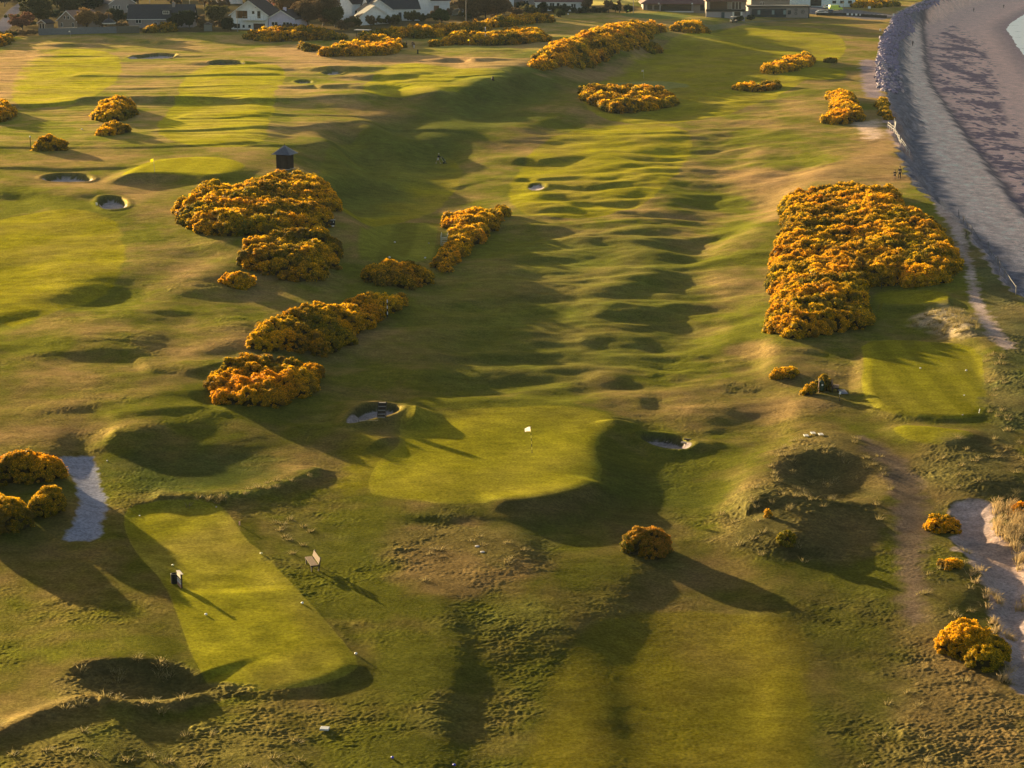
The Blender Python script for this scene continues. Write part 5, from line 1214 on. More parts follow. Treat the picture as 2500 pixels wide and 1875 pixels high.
house(0, 0, 9, 12, 4.4, 7.2, R_D(38), 'grey house with dark roof and white gable edge behind the dormer house', GREYW, RD, True, wins=[(-3,3.2,.6,1.2),(-2,3.2,.6,1.2),(-1,3.2,.6,1.2),(2,3.2,.8,1.2)], loc=off(300,60,40))
# the white gabled house
BRG = mat('amber_glass', (.14,.075,.03), .15, noise=.4, scale=.8); CREAMR = mat('pale_roof_sheet', (.75,.68,.62), .4, noise=.05)
t = house(0, 0, 11.0, 11, 4.2, 8.0, R_D(-14), 'big white gabled house with large amber window and balcony', HARL, RDB, True, wins=[(-2.3,4.2,3.4,2.1,'dark',BRG),(1.2,4.8,.7,.8,'dark'),(2.9,4.2,.9,2.0,'dark'),(-3.8,1.0,1.7,1.2,'dark'),(-1.8,.9,.6,.8,'dark'),(0.0,.9,.7,.8,'dark')], loc=off(610,80,11), over=.55)
MB().box((1.6,-.7,2.75), (6.6,1.3,.18)).build('balcony', HARL, t)
r_ = MB(); [r_.box((-1.6+k*.8,-1.3,3.2), (.05,.05,.9)) for k in range(9)]; r_.box((1.6,-1.3,3.68), (6.6,.06,.06)); r_.build('balcony_rail', STEEL, t)
MB().box((2.9,-.04,.9), (3.4,.06,1.7)).build('garage_door', mat('brown_door', (.10,.06,.04)), t); MB().lathe([(.35,0),(.3,.08),(.05,.1)], (0,0,0), 14).build('satellite_dish', BLACK, t).location = (2.2,-.25,6.2)
sl = (8.0-4.2)/5.5; sk = MB().bar((-2.9,3.2,6.20+.02), (-.35,3.2,7.98), 5.2, .12).build('roof_panel', CREAMR, t); MB().bar((-2.0,2.9,6.93), (-1.0,2.9,7.63), .25, .14).build('skylight', GLASS, t)
house(0, 0, 8.0, 10, 2.9, 5.1, R_D(-18), 'lilac bungalow with two white framed windows right of the white gabled house', LIL, RDB, True, wins=[(-2.1,1.5,1.9,1.05),(1.4,1.5,1.9,1.05)], chim=[(.2,2,5.2)], loc=off(688,80,11))
house(0, 0, 8, 9, 3.4, 6.5, R_D(20), 'white gabled house far behind the white gabled one, cut by the top edge', HARL, RDB, True, wins=[(0,4.2,1.2,1.1,'dark'),(-1.5,1.2,2,1.6,'dark')], loc=off(565,60,75))
house(0, 0, 13, 10, 4.4, 7.6, R_D(8), 'white two gabled house with dark brown roof left of the triple gabled one', HARL, RDB, False, wins=[(-4,1.2,1.6,1.8,'dark'),(1,1.6,1.6,1.8,'dark'),(3,1.6,.9,1.8)], loc=off(866,82,58))
house(0, 0, 5.5, 9, 4.6, 7.9, R_D(8), 'left white gable wing of the two gabled house', HARL, RDB, True, loc=off(838,82,50), name='house_wing', cat='house wing')
house(0, 0, 15, 11, 3.4, 7.6, R_D(18), 'large white house with dark roof and French windows behind the gorse belt', HARL, RD, False, wins=[(1.5,1.5,1.0,2.0),(3.2,1.5,1.0,2.0),(5.6,1.5,1.0,1.4)], loc=off(965,80,38), chim=[(5,5,7.2)])
house(0, 0, 9, 8, 3.2, 6.4, R_D(18), 'middle stepped white gable of the large white house', HARL, RD, True, loc=off(925,78,32), name='house_wing', cat='house wing')
house(0, 0, 8.5, 6, 2.4, 5.2, R_D(18), 'front white gable with a small bare tree before it', HARL, RD, True, loc=off(916,78,26), name='house_wing', cat='house wing')
house(0, 0, 12, 9, 4.2, 7.8, R_D(10), 'white house with steep dark roof right of the pink blossom tree', HARL, RDB, False, wins=[(-3.5,1.2,2,1.8,'dark'),(1.8,1.6,1.6,1.9,'dark')], loc=off(1052,78,66))
house(0, 0, 5.5, 8, 4.2, 7.4, R_D(10), 'white gable wing beside the steep dark roof', HARL, RDB, True, loc=off(1030,78,62), name='house_wing', cat='house wing')
house(0, 0, 16, 10, 2.6, 6.6, R_D(4), 'wide slate roofed bungalow with a white gable at its left end', GREYW, RD, False, wins=[(-5,1.2,2,1.2),(-2,1.2,2,1.2),(3,1.2,2,1.2)], loc=off(1262,42,55))
house(0, 0, 5, 8, 3.6, 7.4, R_D(25), 'white gable end standing left of the slate roofed bungalow', HARL, RD, True, wins=[(0,3.4,1.2,1.6,'dark'),(0,.9,1.4,1.2,'dark')], loc=off(1238,44,50), name='house_wing', cat='house wing')
house(0, 0, 17, 10, 3.0, 6.2, R_D(-4), 'white bungalow with brown roof between the hedges left of the yellow field', HARL, RT, False, wins=[(-3,1.8,1.6,1.8),(-1,1.8,1,1.8),(4,1.8,1.6,1.2)], loc=off(1370,40,30))
for k, (px, w_, hh, rz, back, lb, wm, rm) in enumerate([(20,10,6,10,150,'far house roof at the top left corner beyond the road',HARL,RD),(270,11,6.5,-20,120,'far white walled house at the top edge behind the trees',HARL,RDB),(420,12,6,5,150,'far brown roofed house above the long dormer house',STONE,RB),(760,12,7,12,140,'far white house at the top edge left of the two gabled house',HARL,RD),(990,12,6.5,-15,170,'far slate roof at the top edge above the large white house',GREYW,SL),(1130,14,6.5,6,160,'far slate roofed house at the top edge over the greenhouse',GREYW,SL),(1460,12,6,-8,210,'far farmhouse behind the yellow field',HARL,RT)]):
    house(0, 0, w_, 9, 3, hh, R_D(rz), lb, wm, rm, k % 2 == 0, wins=[(-2,1.5,1.4,1.2),(2,1.5,1.4,1.2)], loc=off(px, 45, back))
# the clubhouse
t = house(0, 0, 30, 15, 2.9, 7.2, R_D(-1), 'long clubhouse with red brown tiled roof and glazed verandah', STONE, RT, hip=7, gable=False, wins=[(-12.8,1.6,1.5,1.4,'dark'),(-10.4,1.6,1.8,1.4,'dark'),(-3.8,1.5,9.5,1.9,'dark'),(5.2,1.5,2.4,1.9,'dark'),(10.4,1.6,3.2,1.5)], doors=[(-8.6,1.6,2.2)], over=.9, name='clubhouse', cat='clubhouse', loc=off(1680,31,3))
MB().box((-3.8,-1.6,.25), (11,.3,.35)).build('terrace_edge', TRIM, t); MB().box((-3.8,-.9,.05), (11,1.8,.3)).build('terrace', GREYW, t)
for x in (-14,-9.4,1.4,14.2): MB().box((x,-.4,1.4), (.5,.5,3.0)).build('pillar', GREYW, t)
for x in (-9.9, 1.2): MB().ball((x,-1.0,2.9), .28, 8).build('lamp', WHITE, t, True)
t = house(0, 0, 12.5, 9, 3.1, 6.6, R_D(-2), 'two storey end of the clubhouse with dark glazing over a pale stone base', STONE, RT, hip=4, gable=False, wins=[(-2.4,1.6,5.4,2.4,'dark'),(3.4,1.6,3.2,2.4)], over=.5, name='clubhouse_wing', cat='clubhouse wing', loc=off(1772,45,2))
for ch in t.children: ch.location.z += 2.3
MB().box((-.2,-.35,.3), (12.4,.7,4.4)).build('base_wall', wall_mat('pale_stone_wall', (.36,.33,.37)), t); MB().box((-.3,-.75,2.4), (12.4,.5,.7)).build('balcony_front', BLACK, t)
MB().box((-1.0,-.75,.9), (1.0,.12,1.9)).build('door', mat('blue_door', (.05,.08,.11)), t); wd = MB().box((3.6,-.75,1.3), (3.2,.12,1.4)).build('window', TRIM, t); MB().box((3.6,-.83,1.3), (2.0,.06,1.3)).build('pane', GLASS, wd)
# the flat roofed pavilion with the long dark glass front
t = thing('pavilion', 0, 0, 'flat roofed grey brown pavilion with long dark blue glass front', 'building', R_D(-1), loc=off(1900,43,1))
MB().box((0,4,1.3), (20.5,8,4.4)).build('wall', wall_mat('taupe_wall', (.30,.26,.25)), t); MB().box((0,4,3.65), (21.6,9,.35)).build('roof', BLACK, t)
gl = MB().box((-3.2,-.06,1.5), (11.6,.14,2.8)).build('glazing', mat('blue_glass', (.02,.035,.06), .15, spec=.6), t)
for x in (-6.6,-1.8,2.1): MB().box((x,-.16,1.7), (.9,.05,1.4)).build('glass_door', mat('pale_pane', (.22,.30,.33), .3), gl)
MB().box((3.7,-.05,1.7), (1.0,.1,1.3)).build('window', mat('blue_glass', (.02,.035,.06)), t)
for x, z in ((5.9,2.5),(5.9,1.3),(8.2,1.9)):
    m = MB(); n = 20
    for k in range(n):
        a0, a1 = k*2*math.pi/n, (k+1)*2*math.pi/n; r_ = .55 if x > 8 else .38; m.bar((x+r_*math.cos(a0),-.06,z+r_*math.sin(a0)), (x+r_*math.cos(a1),-.06,z+r_*math.sin(a1)), .12, .14)
    if x > 8: m.box((x,-.06,z), (.3,.1,.5))
    m.build('wall_emblem', mat('emblem_dark', (.05,.05,.07)), t)
MB().box((10.3,4,1.4), (.3,8.1,4.6)).build('end_panel', BLACK, t)
house(0, 0, 14, 10, 3.6, 7.2, R_D(3), 'dark brown roofed building behind the flat roofed pavilion', STONE, RDB, hip=4, gable=False, wins=[(-3,2,1.6,1)], loc=off(1880,36,32))
t = thing('store_building', 0, 0, 'white block building with dark roof right behind the pavilion', 'building', R_D(-6), loc=off(1975,33,42))
MB().box((0,5,2.4), (16,10,6)).build('wall', wall_mat('pale_blue_wall', (.68,.78,.85)), t); MB().box((0,5,5.6), (17,11,.5)).build('roof', RT, t)
for k in range(4): f = MB().box((3.2+k*1.1,-.05,4.2), (.8,.1,1.3)).build('window', TRIM, t); MB().box((3.2+k*1.1,-.12,4.2), (.5,.06,1.0)).build('pane', GLASS, f)
MB().box((2.4,-.05,1.6), (4,.1,3)).build('roller_door', BLACK, t)
t = thing('caravan_building', 0, 0, 'low pale blue cabin with windows at the top of the far car park', 'building', R_D(8), loc=off(2055,27,25))
MB().box((0,2,1.3), (10,4,3.2)).build('wall', wall_mat('pale_blue_wall', (.68,.78,.85)), t); MB().box((0,2,3.0), (10.5,4.6,.25)).build('roof', CREAMR, t)
for k in range(3): f = MB().box((-3+k*3,-.05,1.8), (1.4,.1,1.0)).build('window', BLACK, t)

# ---- garden walls, hedges, greenhouse
def wall_run(pts, hgt, th, label, m_, name='garden_wall', cat='wall', zt=0):
    P = [hit(*q) for q in pts]; b = P[0]; t = empty(name, b); tag(t, label, cat); m = MB(); cp = MB()
    for a, c in zip(P[:-1], P[1:]):
        a_, c_ = Vector(a)-Vector(b), Vector(c)-Vector(b); m.bar(a_+Vector((0,0,hgt/2-.4)), c_+Vector((0,0,hgt/2-.4)), th, hgt+.8); cp.bar(a_+Vector((0,0,hgt+.06)), c_+Vector((0,0,hgt+.06)), th+.12, .12)
    m.build('wall', m_, t); cp.build('coping', m_, t)
wall_run([(95,86),(170,84),(285,81)], 1.7, .4, 'long blue grey garden wall in front of the brown stone house', wall_mat('blue_grey_wall', (.17,.18,.21)))
wall_run([(286,81),(340,80)], 1.8, .4, 'shorter brownish wall end between the long wall and the gorse bush', wall_mat('brown_wall', (.13,.12,.10)), 'garden_wall')
wall_run([(815,52),(870,40),(920,34)], 1.6, .5, 'sloping rubble wall in front of the two gabled house', wall_mat('rubble', (.16,.14,.12)), 'rubble_wall')
wall_run([(1790,40),(1850,36)], 1.4, .4, 'pale stone wall between clubhouse and pavilion', wall_mat('pale_stone_wall', (.36,.33,.37)), 'stone_wall')
t = thing('greenhouse_tunnel', 0, 0, 'small white curved greenhouse behind the gorse belt', 'greenhouse', R_D(-20), loc=off(1117,50,20))
m = MB()
for k in range(6):
    pts = [(1.9*math.cos(a), k*1.0, 2.1*math.sin(a)) for a in [i*math.pi/10 for i in range(11)]]; m.tube(pts, .05, 6)
m.build('hoop', WHITE, t); m = MB(); A = [i*math.pi/12 for i in range(13)]
m.add([(1.86*math.cos(a), y, 2.06*math.sin(a)) for y in (0, 5) for a in A], [(i, i+1, i+14, i+13) for i in range(12)]); m.build('cover', mat('polythene', (.70,.72,.75), .3), t, True)
t = thing('shed', 508, 76, 'small grey garden shed left of the dark conifer', 'shed', .1); MB().box((0,1,.9), (2.2,2,2)).build('wall', wall_mat('grey_timber', (.20,.20,.19)), t); MB().prism([(-1.3,1.85),(0,2.4),(1.3,1.85)], -.2, 2.2).build('roof', RD, t)
t = thing('gazebo', 267, 82, 'small dark garden gazebo with pale fascia behind the long wall', 'gazebo', .2, loc=off(267,82,5))
MB().lathe([(2.0,2.5),(1.1,3.3),(.3,3.6),(.12,4.8)], n=8).build('roof', RD, t); MB().lathe([(1.9,2.2),(1.95,2.5),(1.8,2.5),(1.8,2.2)], n=8).build('fascia', TRIM, t)
for k in range(6): MB().box((1.6*math.cos(k), 1.6*math.sin(k), 1.1), (.12,.12,2.3)).build('post', DWOOD, t)
t = thing('sheet_roof', 0, 0, 'pale sheet roof showing between the gorse thickets', 'roof sheet', R_D(-12), loc=off(886,96,4)); MB().box((0,0,1.9), (4.2,2.4,.12)).build('sheet', CREAMR, t)
for s_ in (-1, 1): MB().box((s_*1.8,0,.9), (.12,.12,1.9)).build('post', DWOOD, t)

# ---- trees and hedges
def tree(px, py, hgt, wd, label, c1, c2, bare=.0, name='tree', back=0, n=None, trunk=.25, low=.25, group='trees among the houses', cat='tree', q=None, dense=1.0):
    x0, y0, z0 = off(px, py, back); t = empty(name, (x0, y0, z0)); tag(t, label, cat, group)
    r = np.random.default_rng(int(px*7+py*3+hgt*10))
    H0 = hgt*low; rx = wd/2; rz = (hgt-H0)/2; cz = H0+rz
    m = MB(); m.tube([(0,0,-.3),(.1,0,H0*.7+.2),(0,.1,cz),(0,0,hgt*.82)], [.05*hgt*.5+.06,.04*hgt*.5+.04,.018*hgt+.02,.02], 8)
    lobes = []
    nl = n or int(9+wd*1.7)
    for k in range(nl):
        d = r.normal(size=3); d /= np.linalg.norm(d); rr_ = r.random()**.4
        lobes.append((d[0]*rx*.72*rr_, d[1]*rx*.72*rr_, cz+d[2]*rz*.72*rr_, min(rx, rz)*r.uniform(.30,.50)))
    for (lx, ly, lz, lr) in lobes: m.tube([(0,0,max(H0*.7, lz*.45)), (lx*.5, ly*.5, lz*.78), (lx, ly, lz)], [.05+.008*hgt,.05,.02], 5, False)
    m.build('trunk', mat('bark', (.085,.065,.05), .9), t)
    P_, R__, M_ = [], [], []; q_ = q or max(.32, y0/1150)
    c1 = np.array(c1)*1.7; c2 = np.array(c2)*1.9
    for (lx, ly, lz, lr) in lobes:
        k = int(max(10, dense*11*(lr/q_)**2)); d = r.normal(size=(k, 3)); d /= np.linalg.norm(d, axis=1)[:, None]
        P_.append(np.array([lx, ly, lz])+d*lr*(.65+.45*r.random((k, 1)))*np.array([1.15,1.15,.95])); R__.append(q_*(.35+.5*r.random(k))*(1-bare*.45)); M_.append(np.clip(.5+.3*r.normal(size=k)+.2*r.normal(), 0, 1))
    V, Fc, Cc = bake_clumps(np.concatenate(P_), np.concatenate(R__), np.array(c1), np.array(c2), np.concatenate(M_))
    mesh_np('crown', V, Fc, M_LEAF, t, colr=Cc); return t
BRN = ((.19,.125,.06), (.075,.055,.028)); OLV = ((.115,.10,.03), (.045,.045,.016)); DRK = ((.030,.040,.014), (.016,.022,.009)); RED = ((.22,.11,.07), (.11,.06,.035)); PNK = ((.72,.46,.36), (.42,.24,.17)); GOL = ((.30,.19,.07), (.12,.08,.03))
for i, (px, py, h_, w_, lb, cc, bk) in enumerate([
 (55,80,5.5,9,'reddish brown leafless shrub tree beside the village road',RED,4),(95,72,8,12,'broad olive tree behind the red shrub by the road',OLV,18),(160,60,9.5,14,'big dark tree behind the brown stone house',OLV,32),(215,58,9,13,'dark tree rising over the roof of the brown stone house',DRK,36),
 (212,82,6.6,6.5,'golden bare tree right of the brown stone house',GOL,7),(250,80,5.5,7,'dull brown tree left of the garden gazebo',BRN,10),(285,70,5,6,'dark bush tree right of the gazebo',DRK,14),(320,66,3.6,5,'dark evergreen at the left end of the dormer house',DRK,5),
 (432,76,4.5,5,'dark clipped evergreen right of the dormer house, the left one',DRK,4),(462,76,5.6,7,'dark rounded evergreen right of the dormer house, the taller one',DRK,4),(380,30,8,10,'golden tree above the roof of the dormer house',GOL,60),(430,30,9,12,'brown wood tree at the top edge above the dormer house',BRN,70),(500,50,9,13,'broad brown tree at the top edge right of the dormer house',BRN,42),
 (528,70,6.5,9,'olive tree between the dormer house and the white gabled house',OLV,14),(556,78,4,3.6,'small dark conifer in front of the white gabled house',DRK,3),(500,78,3.2,7,'low dull hedge tree beside the grey shed',BRN,8),
 (655,60,5.5,6.5,'pink blossom tree behind the lilac bungalow',PNK,48),(715,70,9.5,12,'big bare brown tree behind the lilac bungalow',BRN,38),(752,76,8,11,'large brown tree right of the lilac bungalow',BRN,16),(790,74,9,12,'tall brown tree left of the rubble wall',BRN,20),(775,60,10,13,'tall dark brown tree at the top edge in the garden wood',BRN,50),(818,76,6,9,'dull bushy tree at the end of the garden wood',OLV,13),
 (862,74,3,7,'low dark shrub before the two gabled house',OLV,12),(842,80,2.8,8,'greyish bare shrub left of the front white gable',BRN,8),(905,76,3.4,3.4,'small bare tree against the front white gable',BRN,13),(1005,62,3,6,'dark shrub right of the French windows',OLV,14),(1000,50,5.5,6,'pink blossom tree between the two white houses',PNK,46),
 (1078,64,4.2,7,'rounded green bush left of the curved greenhouse',((.07,.09,.025),(.03,.045,.012)),10),(1110,30,9,9,'dark green pine at the top edge behind the greenhouse',DRK,50),(1150,56,7.5,10,'brown tree right of the greenhouse',BRN,16),(1185,56,8.5,12,'big brown tree in the middle of the gardens',BRN,20),(1215,54,7,9,'dull tree left of the white gable end',BRN,20),(1140,40,9,12,'olive tree at the top edge over the gardens',OLV,60),
 (1260,44,3,6,'low brown shrub before the slate roofed bungalow',BRN,8),(1290,44,3.4,7,'dull green shrub before the slate roofed bungalow',OLV,10),(1325,38,3.6,5,'dark rounded bush before the white bungalow with brown roof, the left one',DRK,10),(1376,38,3.2,4.5,'dark rounded bush before the white bungalow with brown roof, the right one',DRK,8),(1368,44,2.6,5,'green bush at the right end of the gorse belt',((.06,.07,.02),(.03,.04,.012)),3),
 (1432,34,5.5,4,'dark tree at the left edge of the yellow field',BRN,12),(1485,34,4.5,4,'thin brown tree on the edge of the yellow field',BRN,6),(1512,33,5.5,1.6,'narrow upright tree before the yellow field',BRN,5),(1538,32,2.6,2.0,'dark clipped bush left of the clubhouse, the taller one',DRK,3),(1528,33,2.4,4,'dark low bush left of the clubhouse',DRK,4),(1502,32,2.8,4.5,'dark rounded bush in the hedge before the yellow field',DRK,4),
 (1795,38,6.5,8,'dark olive tree between clubhouse and pavilion',OLV,22),(1840,30,7,9,'dull tree above the brown roof of the pavilion',OLV,40),(1930,26,6,8,'olive tree at the top edge over the pavilion',OLV,60),(1805,52,1.5,5,'clipped hedge bush below the two storey clubhouse end',DRK,0),(1833,49,1.4,4,'clipped hedge bush right of the dark buggy',DRK,0),
 (1205,44,3,9,'low dull shrub above the gorse belt, left of the white gable end',BRN,4),(1420,33,1.8,12,'long dark hedge bush left of the yellow field',DRK,2),(1460,31,1.7,9,'low dark hedge bush below the yellow field',DRK,2),(700,80,2.2,12,'low brownish scrub under the lilac bungalow',BRN,6),(950,66,2.6,10,'dull scrub under the large white house',OLV,10),(60,88,1.9,13,'low brown garden hedge left of the long wall',BRN,0),(20,92,1.8,9,'low dark hedge end at the left picture edge',OLV,0),(12,30,8,14,'dark tree left of the village road',DRK,30),(5,15,9,14,'olive tree at the top left corner',OLV,60)]):
    tree(px, py, h_, w_, lb, cc[0], cc[1], bare=.5 if cc in (BRN, RED, GOL) else 0, back=bk, low=.05 if h_ < 4.5 else .18)

# the wood and hedges that fill the gardens between and behind the houses
rw_ = random.Random(21); kinds = [(BRN, 'brown leafless tree in the wood behind the village houses', 'brown trees of the garden wood'), (OLV, 'olive green tree in the wood behind the village houses', 'olive trees of the garden wood'), (DRK, 'dark evergreen tree in the wood behind the village houses', 'dark trees of the garden wood')]
for k in range(95):
    px = rw_.uniform(-30, 1480) if k < 85 else rw_.uniform(1800, 2000); bk = rw_.uniform(70, 330); cc, lb, gp = kinds[rw_.choice([0,0,0,1,1,2])]
    base = 78-45*min(max((px-700)/700, 0), 1)
    if 1440 < px < 1600: continue
    h_ = rw_.uniform(5, 9.5); tree(px, base, h_, h_*rw_.uniform(1.1, 1.7), lb, cc[0], cc[1], bare=.4 if cc is BRN else 0, back=bk, low=.12, group=gp, q=1.0, n=10)
for k in range(42):
    px = rw_.uniform(20, 1420); bk = rw_.uniform(8, 60); cc, _, _ = kinds[rw_.choice([0,0,1,2])]; base = 80-45*min(max((px-700)/700, 0), 1)
    nm = {id(BRN): 'brown', id(OLV): 'olive', id(DRK): 'dark'}[id(cc)]; h_ = rw_.uniform(1.6, 2.8)
    tree(px, base, h_, rw_.uniform(5, 10), 'low '+nm+' garden shrub between the village houses', cc[0], cc[1], back=bk, low=.05, group='low '+nm+' garden shrubs', cat='shrub', name='garden_shrub', q=.7, n=9)
# lamp and telegraph poles
for px, py, h_, bk, lb in [(465,60,9,20,'tall grey telegraph pole behind the dormer house'),(580,80,6,4,'thin lamp pole in front of the white gabled house'),(1138,60,7,10,'thin pole beside the brown tree over the gorse belt'),(1546,33,8,1,'thin flag pole left of the clubhouse'),(2058,32,4,1,'thin dark pole in the far car park'),(367,40,6,60,'short grey pole above the dormer house roof')]:
    t = thing('tall_pole', 0, 0, lb, 'pole', loc=off(px, py, bk)); MB().tube([(0,0,0),(0,0,h_)], [.11,.07], 8).build('pole', mat('grey_pole', (.30,.28,.27)), t); MB().box((0,0,h_-.3), (1.0,.1,.1)).build('cross_arm', mat('grey_pole', (.3,.28,.27)), t)

# ------------------------------------------------------------------ vehicles
def car(px, py, rz, label, c, back=0, van=False, group='vehicles in the far car park'):
    t = thing('van' if van else 'parked_car', 0, 0, label, 'van' if van else 'car', rz, group, loc=off(px, py, back))
    L_, W_, Hh = (4.9, 1.9, 2.0) if van else (4.2, 1.75, 1.45)
    if van: pr = [(-L_/2,.35),(-L_/2,1.85),(-L_/2+.2,Hh),(L_/2-1.5,Hh),(L_/2-.75,1.15),(L_/2-.05,.95),(L_/2,.35)]
    else: pr = [(-L_/2,.3),(-L_/2,.85),(-L_/2+.15,.98),(-L_/2+.75,Hh-.03),(.35,Hh),(1.15,.95),(L_/2-.1,.78),(L_/2,.3)]
    MB().prism(pr, -W_/2, W_/2).build('body', c, t, bevel=.08)
    g = MB()
    for s_ in (-1, 1):
        if van: g.add([(L_/2-1.55,s_*(W_/2+.01),1.15),(L_/2-.85,s_*(W_/2+.01),1.15),(L_/2-1.5,s_*(W_/2+.01),1.8),(L_/2-1.9,s_*(W_/2+.01),1.8)], [(0,1,2,3)])
        else: g.add([(-L_/2+.45,s_*(W_/2+.01),.98),(.95,s_*(W_/2+.01),.96),(.3,s_*(W_/2+.01),1.36),(-L_/2+.85,s_*(W_/2+.01),1.36)], [(0,1,2,3)])
    if van: g.add([(L_/2-.80,-.8,1.2),(L_/2-.80,.8,1.2),(L_/2-1.46,.75,1.93),(L_/2-1.46,-.75,1.93)], [(0,1,2,3)])
    else: g.add([(1.12,-.75,1.0),(1.12,.75,1.0),(.42,.68,1.43),(.42,-.68,1.43)], [(0,1,2,3)]); g.add([(-L_/2+.13,-.7,1.02),(-L_/2+.13,.7,1.02),(-L_/2+.62,.66,1.38),(-L_/2+.62,-.66,1.38)], [(0,3,2,1)])
    g.build('window', GLASS, t)
    for sx in (-1, 1):
        for sy in (-1, 1):
            w_ = MB().tube([(sx*L_*.31,sy*(W_/2-.2),.32),(sx*L_*.31,sy*(W_/2+.02),.32)], .32, 16).build('wheel', BLACK, t); MB().tube([(sx*L_*.31,sy*(W_/2+.02),.32),(sx*L_*.31,sy*(W_/2+.035),.32)], .19, 12).build('rim', STEEL, w_)
    for sy in (-1, 1): MB().box((L_/2-.02, sy*.6, .68), (.08,.3,.16)).build('headlight', TRIM, t); MB().box((-L_/2, sy*.68, .8), (.05,.2,.22)).build('tail_light', mat('red_lens', (.3,.02,.02), .3), t)
CW = mat('white_car_paint', (.75,.77,.8), .25, spec=.6, noise=.02); CG = mat('grey_car_paint', (.10,.11,.13), .25, spec=.6, noise=.02); CY = mat('yellow_van_paint', (.62,.80,.10), .3, noise=.02); CK = mat('black_car_paint', (.03,.03,.04), .25, spec=.6)
car(2006, 37, R_D(5), 'white car at the left end of the far car park', CW, 5)
car(2028, 35, R_D(80), 'white and dark car in the middle of the far car park', CG, 6)
car(2040, 33, R_D(10), 'bright lime yellow van in the far car park', CY, 14, van=True)
car(2022, 31, R_D(20), 'pale car behind the middle one in the far car park', CW, 22)
car(1815, 42, R_D(5), 'dark car with pale roof between clubhouse and pavilion', CG, 12)
car(2104, 20, R_D(4), 'dark red car at the top edge beyond the cabin', mat('dark_red_paint', (.12,.02,.03), .3), 40)
t = thing('golf_buggy', 1792, 55, 'dark golf buggy parked below the two storey clubhouse end', 'buggy', R_D(25))
MB().prism([(-1.2,.3),(-1.2,.8),(-.4,.85),(-.3,.55),(.4,.55),(.6,.95),(1.2,.7),(1.25,.3)], -.6, .6).build('body', CK, t, bevel=.05); MB().box((-.1,0,1.85), (1.7,1.25,.07)).build('roof', mat('pale_board', (.7,.6,.5)), t)
for sx in (-.9, .65):
    for sy in (-.55, .55): MB().tube([(sx,sy,.8),(sx*.8,sy,1.85)], .025, 6).build('roof_post', BLACK, t); MB().tube([(sx,sy*.95,.25),(sx,sy*1.15,.25)], .25, 14).build('wheel', BLACK, t)
MB().box((-.25,0,.75), (.5,1.1,.12)).build('seat', DKC, t)

# ------------------------------------------------------------------ rock armour on the shore
ROCKM = [mat('lilac_rock', (.26,.22,.34), .85, noise=.25, scale=1.5, bump=.4), mat('grey_rock', (.17,.155,.22), .85, noise=.25, scale=1.5, bump=.4), mat('pinkish_rock', (.42,.34,.38), .85, noise=.2, scale=1.5, bump=.4)]
rkm = []
for k in range(8):
    r = np.random.default_rng(90+k); V = IV.copy(); bm = bmesh.new(); bmesh.ops.create_icosphere(bm, subdivisions=2, radius=1)
    for v in bm.verts:
        d = np.array(v.co); f = 1+.28*float(perlin(d[0]*1.1+k*7, d[1]*1.1+d[2]*2.3, 90)); 
        for q_ in range(5):
            nn_ = r.normal(size=3) if q_ == 0 else nn_
        v.co = Vector(d*f*np.array([1, .8, .62]))
    for _ in range(6):                                             # broken faces
        n3 = Vector(r.normal(size=3)).normalized(); lim = .62
        for v in bm.verts:
            e = v.co.dot(n3)
            if e > lim*.85: v.co -= n3*(e-lim*.85)
    me = bpy.data.meshes.new('boulder'); bm.to_mesh(me); bm.free(); me.materials.append(ROCKM[k % 3]); rkm.append(me)
# band polygon in photo pixels: landward rim and seaward foot
BAND = W0([(2140,215),(2140,150),(2150,95),(2175,60),(2178,45),(2200,30),(2250,12),(2285,-2),(2300,2),(2288,14),(2250,26),(2218,36),(2232,55),(2235,75),(2215,92),(2192,100),(2190,150),(2198,190),(2205,222),(2190,232),(2160,228)])
BB = np.array(BAND); r = np.random.default_rng(77); pts_ = []
sp = 1.0; gx_, gy_ = np.meshgrid(np.arange(BB[:,0].min(), BB[:,0].max(), sp), np.arange(BB[:,1].min(), BB[:,1].max(), sp*1.5))
bx = (gx_+r.uniform(-.5,.5,gx_.shape)*sp).ravel().astype(np.float32); by = (gy_+r.uniform(-.5,.5,gx_.shape)*sp*1.5).ravel().astype(np.float32)
k = sd_poly(bx, by, BAND) < 0; bx, by = bx[k], by[k]; bz = gz_arr(bx, by); o_ = np.argsort(by); bx, by, bz = bx[o_], by[o_], bz[o_]
print('boulders', len(bx))
Vs, Fs, nv = [], [], 0
for i in range(len(bx)):
    s_ = float(r.uniform(.35,.85)); rx_, ry_, rz_ = r.uniform(-.5,.5), r.uniform(-.5,.5), r.uniform(0,6.28); me = rkm[int(r.integers(0,8))]
    if i < 290:
        o = bpy.data.objects.new('boulder', me); col.objects.link(o); o.location = (float(bx[i]), float(by[i]), float(bz[i])+.15); o.scale = (s_,)*3; o.rotation_euler = (rx_, ry_, rz_)
        tag(o, 'lilac grey armour boulder at the near end of the shore rock strip', 'boulder', 'boulders of the shore rock strip')
    else:
        M = np.array(rot(rx_, ry_, rz_))*s_; V = np.array([v.co[:] for v in me.vertices])@M.T+np.array([bx[i], by[i], bz[i]+.15]); F_ = np.array([p.vertices[:] for p in me.polygons]); Vs.append(V); Fs.append(F_+nv); nv += len(V)
o = mesh_np('rock_armour', np.concatenate(Vs), np.concatenate(Fs), ROCKM[0]); tag(o, 'lilac grey boulders of the far shore rock strip, piled along the beach', 'boulders', kind='stuff')

